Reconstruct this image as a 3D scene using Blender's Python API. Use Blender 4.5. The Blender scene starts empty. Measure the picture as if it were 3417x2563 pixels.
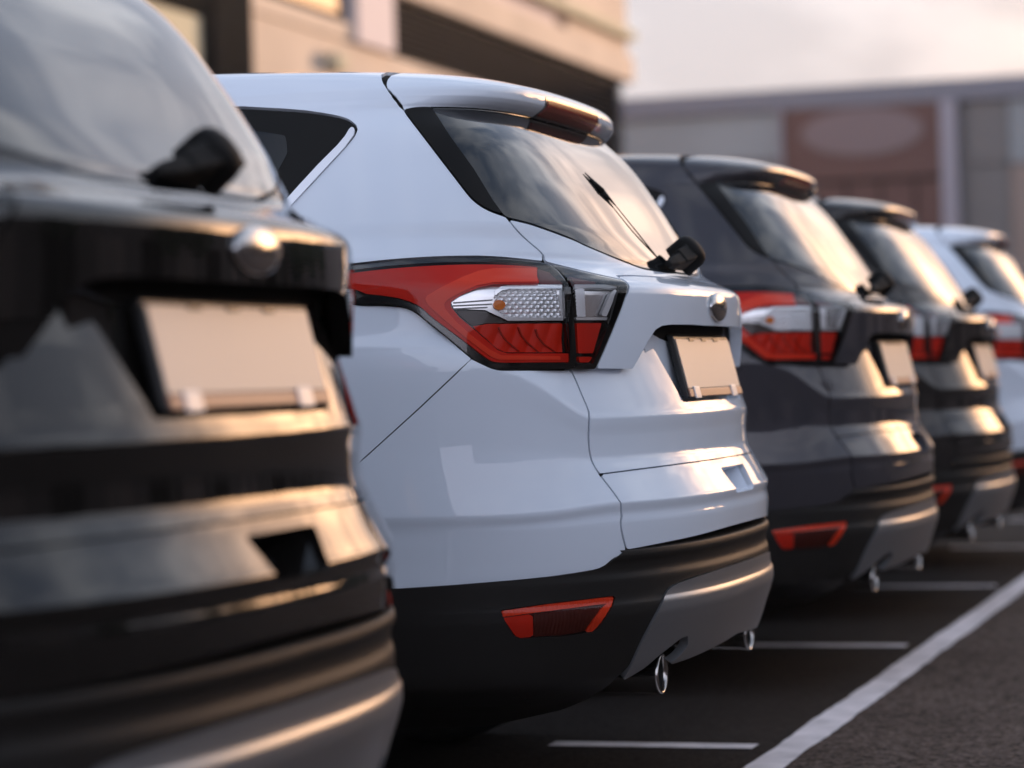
import bpy, math, random
import numpy as np
from mathutils import Matrix, Vector
random.seed(7)
R = math.radians
scene = bpy.context.scene
col = scene.collection

# ---------------------------------------------------------------- camera
CAM = np.array([-5.96915, -1.37688, .96761])
def cam_axes(yaw, pitch, roll):
    f = np.array([math.cos(pitch)*math.cos(yaw), math.cos(pitch)*math.sin(yaw), math.sin(pitch)])
    r = np.cross(f, [0, 0, 1]); r /= np.linalg.norm(r); u = np.cross(r, f)
    return math.cos(roll)*r+math.sin(roll)*u, -math.sin(roll)*r+math.cos(roll)*u, f
ax_r, ax_u, ax_f = cam_axes(R(17.4516), R(-.122), R(-1.6544))
cd = bpy.data.cameras.new('camera'); cam = bpy.data.objects.new('camera', cd); col.objects.link(cam)
M = Matrix.Identity(4)
for i in range(3):
    M[i][0], M[i][1], M[i][2], M[i][3] = ax_r[i], ax_u[i], -ax_f[i], CAM[i]
cam.matrix_world = M
cd.sensor_width = 36; cd.lens = 93.09; cd.clip_start = .05; cd.clip_end = 3000
cd.dof.use_dof = True; cd.dof.focus_distance = 5.45; cd.dof.aperture_fstop = 2.4; cd.dof.aperture_blades = 0
scene.camera = cam

# ---------------------------------------------------------------- light
SUN_AZ, SUN_EL = 18.0, 5.0        # azimuth from +X towards -Y
w = bpy.data.worlds.new('World'); scene.world = w; w.use_nodes = True
nt = w.node_tree; bg = nt.nodes['Background']
sky = nt.nodes.new('ShaderNodeTexSky'); sky.sky_type = 'NISHITA'; sky.sun_disc = False
sky.sun_elevation = R(SUN_EL); sky.sun_rotation = R(90+SUN_AZ)
sky.air_density = 1.0; sky.dust_density = .7; sky.ozone_density = 3.0
SKY_STRENGTH = .15
# thin high clouds: a soft noise over the whole sky brightens and whitens it
tc = nt.nodes.new('ShaderNodeTexCoord'); sep = nt.nodes.new('ShaderNodeSeparateXYZ')
nt.links.new(tc.outputs['Generated'], sep.inputs[0])
def wmath(op, a, b=None):
    n = nt.nodes.new('ShaderNodeMath'); n.operation = op
    for k, q in enumerate((a, b)):
        if q is None: continue
        if isinstance(q, (int, float)): n.inputs[k].default_value = q
        else: nt.links.new(q, n.inputs[k])
    return n.outputs[0]
zc = wmath('ADD', wmath('MAXIMUM', sep.outputs[2], 0.0), .12)
cmb = nt.nodes.new('ShaderNodeCombineXYZ')
nt.links.new(wmath('DIVIDE', sep.outputs[0], zc), cmb.inputs[0]); nt.links.new(wmath('DIVIDE', sep.outputs[1], zc), cmb.inputs[1])
mp = nt.nodes.new('ShaderNodeMapping'); mp.inputs['Scale'].default_value = (1.1, 2.6, 1); mp.inputs['Rotation'].default_value = (0, 0, .5)
nt.links.new(cmb.outputs[0], mp.inputs[0])
nz = nt.nodes.new('ShaderNodeTexNoise'); nz.inputs['Scale'].default_value = 1.6; nz.inputs['Detail'].default_value = 4; nz.inputs['Roughness'].default_value = .5
nt.links.new(mp.outputs[0], nz.inputs[0])
rp = nt.nodes.new('ShaderNodeValToRGB'); rp.color_ramp.elements[0].position = .44; rp.color_ramp.elements[1].position = .64
rp.color_ramp.elements[0].color = (.10, .10, .10, 1); rp.color_ramp.elements[1].color = (1, 1, 1, 1)
nt.links.new(nz.outputs[0], rp.inputs[0])
hsv = nt.nodes.new('ShaderNodeHueSaturation'); hsv.inputs['Saturation'].default_value = .25; hsv.inputs['Value'].default_value = 2.2
nt.links.new(sky.outputs[0], hsv.inputs['Color'])
hs2 = nt.nodes.new('ShaderNodeHueSaturation'); hs2.inputs['Saturation'].default_value = .8; nt.links.new(sky.outputs[0], hs2.inputs['Color'])
mx = nt.nodes.new('ShaderNodeMix'); mx.data_type = 'RGBA'
nt.links.new(rp.outputs[0], mx.inputs['Factor']); nt.links.new(hs2.outputs[0], mx.inputs['A']); nt.links.new(hsv.outputs[0], mx.inputs['B'])
# pale haze low in the sky all round, warmer towards the low sun
zq = wmath('MAXIMUM', sep.outputs[2], 0.0)
hz = wmath('POWER', 2.718, wmath('MULTIPLY', wmath('MULTIPLY', zq, zq), -3.6))
vd = nt.nodes.new('ShaderNodeVectorMath'); vd.operation = 'DOT_PRODUCT'; nt.links.new(tc.outputs['Generated'], vd.inputs[0])
vd.inputs[1].default_value = (math.cos(R(SUN_AZ)), -math.sin(R(SUN_AZ)), .1)
glow = wmath('POWER', wmath('MAXIMUM', vd.outputs['Value'], 0.0), 48.0)
glow = wmath('MULTIPLY', glow, wmath('ADD', wmath('MULTIPLY', rp.outputs[0], .9), .5))
hc = nt.nodes.new('ShaderNodeMix'); hc.data_type = 'RGBA'; nt.links.new(glow, hc.inputs['Factor'])
side = wmath('ADD', wmath('MULTIPLY', vd.outputs['Value'], .5), .5)
ha = nt.nodes.new('ShaderNodeMix'); ha.data_type = 'RGBA'; nt.links.new(side, ha.inputs['Factor'])
ha.inputs['A'].default_value = (3.5, 3.5, 4.3, 1); ha.inputs['B'].default_value = (1.22, 1.06, 1.05, 1); nt.links.new(ha.outputs['Result'], hc.inputs['A'])
hc.inputs['B'].default_value = (24.0, 12.6, 5.8, 1)
mh = nt.nodes.new('ShaderNodeMix'); mh.data_type = 'RGBA'; nt.links.new(wmath('MULTIPLY', hz, .99), mh.inputs['Factor'])
nt.links.new(mx.outputs['Result'], mh.inputs['A']); nt.links.new(hc.outputs['Result'], mh.inputs['B'])
nt.links.new(mh.outputs['Result'], bg.inputs['Color']); bg.inputs['Strength'].default_value = SKY_STRENGTH
sl = bpy.data.lights.new('sun', 'SUN'); sl.energy = 2.6; sl.angle = R(.5); sl.color = (1, .72, .52)
so = bpy.data.objects.new('sun', sl); col.objects.link(so)
sunv = Vector((math.cos(R(SUN_AZ))*math.cos(R(SUN_EL)), -math.sin(R(SUN_AZ))*math.cos(R(SUN_EL)), math.sin(R(SUN_EL))))
so.rotation_euler = (-sunv).to_track_quat('-Z', 'Y').to_euler(); so.location = (20, -20, 15)
vs = scene.view_settings; vs.view_transform = 'Standard'; vs.look = 'None'; vs.exposure = 1.7; vs.gamma = 1; vs.use_curve_mapping = False
scene.cycles.max_bounces = 10; scene.cycles.transparent_max_bounces = 16; scene.cycles.caustics_reflective = False; scene.cycles.caustics_refractive = False

# ---------------------------------------------------------------- materials
MAT = {}
def mat(name, base=(.5, .5, .5), rough=.5, metal=0., coat=0., coat_rough=.03, spec=.5, ior=1.5, noise=None, bump=None, emit=None):
    m = bpy.data.materials.new(name); m.use_nodes = True; t = m.node_tree; b = t.nodes['Principled BSDF']
    b.inputs['Base Color'].default_value = (*base, 1); b.inputs['Roughness'].default_value = rough; b.inputs['Metallic'].default_value = metal
    b.inputs['Coat Weight'].default_value = coat; b.inputs['Coat Roughness'].default_value = coat_rough
    b.inputs['Specular IOR Level'].default_value = spec; b.inputs['IOR'].default_value = ior
    if noise or bump:
        c = t.nodes.new('ShaderNodeTexCoord')
    if noise:      # (scale, amount, detail)
        n = t.nodes.new('ShaderNodeTexNoise'); n.inputs['Scale'].default_value = noise[0]; n.inputs['Detail'].default_value = noise[2]
        t.links.new(c.outputs['Object'], n.inputs['Vector'])
        r = t.nodes.new('ShaderNodeValToRGB'); a = noise[1]
        r.color_ramp.elements[0].color = tuple(x*(1-a) for x in base)+(1,); r.color_ramp.elements[1].color = tuple(min(1, x*(1+a)) for x in base)+(1,)
        r.color_ramp.elements[0].position = .3; r.color_ramp.elements[1].position = .7
        t.links.new(n.outputs[0], r.inputs[0]); t.links.new(r.outputs[0], b.inputs['Base Color'])
    if bump:       # (scale, distance)
        n = t.nodes.new('ShaderNodeTexNoise'); n.inputs['Scale'].default_value = bump[0]; n.inputs['Detail'].default_value = 3
        t.links.new(c.outputs['Object'], n.inputs['Vector'])
        bn = t.nodes.new('ShaderNodeBump'); bn.inputs['Strength'].default_value = 1; bn.inputs['Distance'].default_value = bump[1]
        t.links.new(n.outputs[0], bn.inputs['Height']); t.links.new(bn.outputs[0], b.inputs['Normal'])
    MAT[name] = m; return m
def paint(name, base, metal=0., rough=.4):
    m = mat(name, base, rough, metal, 1.0, .012, spec=0.); t = m.node_tree; b = t.nodes['Principled BSDF']
    c = t.nodes.new('ShaderNodeTexCoord'); n = t.nodes.new('ShaderNodeTexNoise'); n.inputs['Scale'].default_value = 2.2; n.inputs['Detail'].default_value = 2
    t.links.new(c.outputs['Object'], n.inputs['Vector'])
    bn = t.nodes.new('ShaderNodeBump'); bn.inputs['Strength'].default_value = 1; bn.inputs['Distance'].default_value = .0012
    t.links.new(n.outputs[0], bn.inputs['Height']); t.links.new(bn.outputs[0], b.inputs['Coat Normal'])
    return m
paint('paint_white', (.71, .77, .85)); paint('paint_black', (.008, .0072, .0065)); paint('paint_slate', (.046, .043, .049), .1); paint('paint_dark', (.022, .019, .018))
mat('black_plastic', (.018, .016, .0145), .46, spec=.13, bump=(900, .0004)); mat('wiper_black', (.008, .0075, .007), .65, spec=.12); mat('gap_black', (.012, .011, .010), .8, spec=.1)
mat('gloss_black', (.006, .006, .006), .08, coat=.5); mat('rubber', (.012, .012, .012), .7, noise=(30, .4, 4))
mat('silver', (.30, .305, .315), .32, .75, noise=(400, .06, 2)); mat('chrome', (.45, .44, .44), .14, 1.0); mat('satin_chrome', (.86, .86, .90), .38, .6)
mat('window_glass', (.010, .011, .012), .015, spec=.5, coat=.45, coat_rough=.0); mat('trim_black', (.012, .0115, .011), .28, spec=.10)
mat('tint_glass', (.004, .004, .005), .05, spec=.5)
mat('lens_red', (.78, .026, .012), .35, spec=.08, bump=(1400, .0006)); mat('lens_bright', (1.0, .07, .03), .5, spec=.05); mat('lens_red_deep', (.70, .026, .010), .35, spec=.1); mat('lens_smoke', (.075, .06, .056), .3, spec=.2)
mat('lamp_black', (.007, .007, .007), .15, coat=.6); mat('amber', (.80, .20, .02), .3, spec=.2); mat('reflector', (.95, .95, .97), .14, .8)
mat('smoky_red', (.16, .05, .05), .3, spec=.15); mat('brake_red', (.20, .018, .009), .15, spec=.4)
mat('reflex_red', (.90, .06, .018), .4, spec=.1); mat('reflex_dark', (.07, .010, .006), .35, spec=.2); mat('bright_white', (.88, .87, .88), .3); mat('bright_chrome', (.95, .95, .96), .14, .55); mat('lens_shadow', (.36, .018, .007), .4, spec=.1)
mat('plate_beige', (.66, .56, .48), .4); mat('plate_holder', (.010, .010, .010), .4); mat('clear_clip', (.8, .76, .74), .3); mat('holder_print', (.42, .22, .15), .4)
mat('lamp_grey', (.72, .70, .70), .18, .8); mat('steel', (.42, .40, .38), .2, 1.0); mat('pipe_dark', (.01, .01, .01), .6); mat('wheel_alloy', (.4, .4, .42), .3, .8)
def cover_mat():
    m = bpy.data.materials.new('lamp_cover'); m.use_nodes = True; t = m.node_tree; t.nodes.clear()
    o = t.nodes.new('ShaderNodeOutputMaterial'); mixn = t.nodes.new('ShaderNodeMixShader'); tr = t.nodes.new('ShaderNodeBsdfTransparent'); g = t.nodes.new('ShaderNodeBsdfGlossy')
    g.inputs['Roughness'].default_value = .01; f = t.nodes.new('ShaderNodeFresnel'); f.inputs['IOR'].default_value = 1.36
    t.links.new(f.outputs[0], mixn.inputs[0]); t.links.new(tr.outputs[0], mixn.inputs[1]); t.links.new(g.outputs[0], mixn.inputs[2]); t.links.new(mixn.outputs[0], o.inputs[0])
    MAT['lamp_cover'] = m
cover_mat()

# ---------------------------------------------------------------- object helpers
def link(o, parent=None):
    col.objects.link(o)
    if parent is not None: o.parent = parent
    return o
def tag(o, label=None, cat=None, group=None, kind=None):
    for k, q in (('label', label), ('category', cat), ('group', group), ('kind', kind)):
        if q: o[k] = q
    return o
def empty(name, loc=(0, 0, 0), rz=0, parent=None):
    o = bpy.data.objects.new(name, None); o.empty_display_size = .2; o.location = loc; o.rotation_euler = (0, 0, rz); return link(o, parent)
def mesh_obj(name, verts, faces, material, parent=None, smooth=False, normals=None):
    me = bpy.data.meshes.new(name); me.from_pydata([tuple(map(float, q)) for q in verts], [], [tuple(int(i) for i in f) for f in faces])
    me.materials.append(MAT[material] if isinstance(material, str) else material)
    if smooth or normals is not None: me.polygons.foreach_set('use_smooth', [True]*len(me.polygons))
    me.update()
    if normals is not None: me.normals_split_custom_set_from_vertices([tuple(map(float, q)) for q in normals])
    return link(bpy.data.objects.new(name, me), parent)
class MB:
    """collects simple solids into one mesh"""
    def __init__(s): s.v = []; s.f = []
    def add(s, v, f):
        b = len(s.v); s.v += [tuple(q) for q in v]; s.f += [tuple(i+b for i in q) for q in f]; return s
    def box(s, x0, x1, y0, y1, z0, z1):
        return s.add([(x, y, z) for z in (z0, z1) for y in (y0, y1) for x in (x0, x1)], [(0, 2, 3, 1), (4, 5, 7, 6), (0, 1, 5, 4), (2, 6, 7, 3), (0, 4, 6, 2), (1, 3, 7, 5)])
    def tube(s, p, q, r0, r1=None, n=16, caps=True):
        r1 = r0 if r1 is None else r1; p = Vector(p); q = Vector(q); d = (q-p).normalized(); a = d.orthogonal().normalized(); b = d.cross(a)
        v = [p+(a*math.cos(2*math.pi*i/n)+b*math.sin(2*math.pi*i/n))*r0 for i in range(n)]+[q+(a*math.cos(2*math.pi*i/n)+b*math.sin(2*math.pi*i/n))*r1 for i in range(n)]
        f = [(i, (i+1) % n, n+(i+1) % n, n+i) for i in range(n)]
        if caps: f += [tuple(range(n))[::-1], tuple(range(n, 2*n))]
        return s.add(v, f)
    def lathe(s, c, axis, prof, n=32):
        """prof: (distance along axis, radius)"""
        c = Vector(c); d = Vector(axis).normalized(); a = d.orthogonal().normalized(); b = d.cross(a); v = []; k = len(prof)
        for i in range(n):
            e = a*math.cos(2*math.pi*i/n)+b*math.sin(2*math.pi*i/n)
            v += [c+d*h+e*r for h, r in prof]
        f = [(i*k+j, ((i+1) % n)*k+j, ((i+1) % n)*k+j+1, i*k+j+1) for i in range(n) for j in range(k-1)]
        return s.add(v, f)
    def build(s, name, material, parent=None, smooth=False, bevel=0):
        o = mesh_obj(name, s.v, s.f, material, parent, smooth)
        if bevel:
            m = o.modifiers.new('bevel', 'BEVEL'); m.width = bevel; m.segments = 2; m.limit_method = 'ANGLE'
        return o

# ---------------------------------------------------------------- car body surfaces
def pchip(x,y):
    x=np.asarray(x,float);y=np.asarray(y,float);h=np.diff(x);dl=np.diff(y)/h;d=np.zeros(len(x))
    for k in range(1,len(x)-1):
        if dl[k-1]*dl[k]>0:
            w1=2*h[k]+h[k-1];w2=h[k]+2*h[k-1];d[k]=(w1+w2)/(w1/dl[k-1]+w2/dl[k])
    def end(h0,h1,a,b):
        e=((2*h0+h1)*a-h0*b)/(h0+h1)
        if e*a<=0:e=0
        elif a*b<=0 and abs(e)>3*abs(a):e=3*a
        return e
    if len(x)>2:d[0]=end(h[0],h[1],dl[0],dl[1]);d[-1]=end(h[-1],h[-2],dl[-1],dl[-2])
    else:d[:]=dl[0]
    def f(q):
        q=np.clip(q,x[0],x[-1]);i=np.clip(np.searchsorted(x,q,'right')-1,0,len(x)-2)
        t=(q-x[i])/h[i];t2=t*t;t3=t2*t
        return (2*t3-3*t2+1)*y[i]+(t3-2*t2+t)*h[i]*d[i]+(-2*t3+3*t2)*y[i+1]+(t3-t2)*h[i]*d[i+1]
    return f
class Surf:
    """rows: v, Yr, Zr, W, Zs, n, m, yc, yd, YF"""
    def __init__(s,rows,crown=True):
        a=np.array(rows,float);s.v=a[:,0];s.f=[pchip(s.v,a[:,i]) for i in range(1,10)];s.crown=crown
    def __call__(s,t,v):
        Yr,Zr,W,Zs,n,m,yc,yd,YF=[f(v) for f in s.f]
        th=np.clip(t,0,1)*np.pi/2
        S=np.sin(th)**(2/n);Cc=np.clip(np.cos(th),0,1)**(2/m)
        x=-W*S;y=yc-(yc-Yr)*Cc
        k=np.clip(t-1,0,.5)*2;y=y+np.where(t>1,(yd-yc)*k,0)
        ph=np.clip(t-1.5,0,1)*np.pi/2
        f=t>1.5
        x=np.where(f,-W*np.clip(np.cos(ph),0,1)**(2/3.),x);y=np.where(f,yd+(YF-yd)*np.sin(ph)**(2/3.),y)
        q=np.abs(x)/np.maximum(W,1e-6)
        if s.crown: w=q**2
        else:
            w=np.clip((q-.72)/.21,0,1);w=w*w*(3-2*w)
        z=Zr+(Zs-Zr)*w
        return np.stack([x,y,z],-1)

N,M=2.5,6.5
LOW=Surf([(v,y,v,w,v+d,N,M,1.4,3.4,yf) for v,y,w,d,yf in [
 (.40,.0,.885,0,4.42),(.50,-.030,.888,0,4.45),
 (.58,-.050,.890,0,4.5),
 (.62,-.054,.893,0,4.5),
 (.66,-.056,.896,-.006,4.5),
 (.68,-.052,.899,-.012,4.5),
 (.697,-.0555,.902,-.016,4.5),
 (.702,-.056,.903,-.016,4.5),
 (.709,-.052,.904,-.016,4.5),
 (.770,-.018,.904,0,4.48),
 (.803,-.004,.904,.03,4.47),
 (.840,-.003,.905,.07,4.46),
 (.868,-.0060,.906,.105,4.45),
 (.877,-.0066,.906,.115,4.45),
 (.882,-.0052,.906,.115,4.45),
 (.890,-.002,.906,.113,4.45),
 (.93,.0115,.906,.09,4.44),
 (.985,.030,.906,.05,4.42),
 (1.07,.058,.900,0,4.38),
 (1.16,.075,.892,0,4.3),
 (1.25,.10,.866,0,4.2)]],crown=False)
_up=[
 (.93,.012,.93,.906,.93,N,M,1.4),
 (1.05,.0012,1.05,.902,1.05,N,M,1.4),
 (1.11,.000,1.11,.897,1.11,N,M,1.4),
 (1.138,.0008,1.138,.8945,1.138,N,M,1.4),
 (1.152,.0045,1.152,.8935,1.152,N,M,1.4),
 (1.165,.016,1.163,.893,1.165,N,M,1.4),
 (1.185,.050,1.178,.892,1.185,N,M,1.4),
 (1.21,.085,1.195,.889,1.21,N,M,1.4),
 (1.222,.098,1.207,.885,1.222,N,M,1.4),
 (1.236,.108,1.222,.874,1.237,2.65,6.5,1.4),
 (1.26,.125,1.245,.857,1.262,2.9,6.5,1.4),
 (1.30,.158,1.290,.836,1.30,3.4,7,1.4),
 (1.40,.232,1.400,.786,1.40,3.9,7.5,1.4),
 (1.50,.310,1.505,.732,1.50,4.2,8,1.4),
 (1.545,.3560,1.5525,.703,1.545,4.2,8,1.4),
 (1.5490,.3590,1.5560,.7010,1.549,4.2,8,1.4),
 (1.5505,.3580,1.5570,.7000,1.5505,4.2,8,1.4),
 (1.56,.3455,1.567,.694,1.560,4.2,8,1.4),
 (1.570,.3345,1.578,.687,1.571,4.2,8,1.4),
 (1.574,.3308,1.585,.684,1.577,4.2,8,1.4),
 (1.58,.3305,1.599,.680,1.585,4.2,8,1.4),
 (1.585,.334,1.611,.676,1.593,4.2,8,1.4),
 (1.59,.343,1.620,.671,1.600,4.2,8,1.4),
 (1.60,.375,1.630,.660,1.614,4.2,8,1.4),
 (1.62,.47,1.650,.645,1.633,4,7,1.4),
 (1.64,.75,1.674,.618,1.652,4,6,1.4),
 (1.655,.95,1.684,.57,1.664,3.5,5,1.4),
 (1.67,1.15,1.690,.45,1.676,3,4,1.4),
 (1.68,1.3,1.692,.25,1.686,2.5,3,1.4),
 (1.685,1.39,1.693,.02,1.692,2,2,1.4)]
_yd=pchip([.93,1.2,1.3,1.4,1.5,1.58,1.62,1.64,1.655,1.68,1.685],[2.6,2.6,2.4,2.2,2.0,1.85,1.75,1.6,1.5,1.42,1.405])
_yf=pchip([.93,1.1,1.2,1.3,1.4,1.5,1.58,1.62,1.64,1.655,1.68,1.685],[3.15,3.15,3.05,2.85,2.6,2.38,2.2,2.05,1.9,1.75,1.5,1.41])
UP=Surf([r+(float(_yd(r[0])),float(_yf(r[0]))) for r in _up])
CLAD=Surf([r+(1.4,3.4,4.5) for r in [
 (.20,.24,.20,.76,.22,N,M),
 (.24,.14,.24,.80,.26,N,M),
 (.28,.045,.28,.85,.30,N,M),
 (.34,-.012,.34,.885,.34,N,M),
 (.42,-.043,.42,.895,.42,N,M),
 (.45,-.0535,.45,.897,.45,N,M),
 (.472,-.0590,.472,.898,.472,N,M),
 (.487,-.0585,.487,.898,.487,N,M),
 (.500,-.0530,.500,.898,.500,N,M),
 (.515,-.0515,.515,.898,.515,N,M),
 (.540,-.0515,.540,.898,.540,N,M),
 (.560,-.0455,.560,.899,.560,N,M),
 (.575,-.0475,.575,.899,.575,N,M),
 (.590,-.0545,.590,.899,.590,N,M),
 (.600,-.0530,.600,.898,.600,N,M),
 (.606,-.046,.605,.896,.606,N,M),
 (.612,-.030,.608,.890,.612,N,M),
 (.62,.0,.611,.882,.62,N,M)]])

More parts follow.
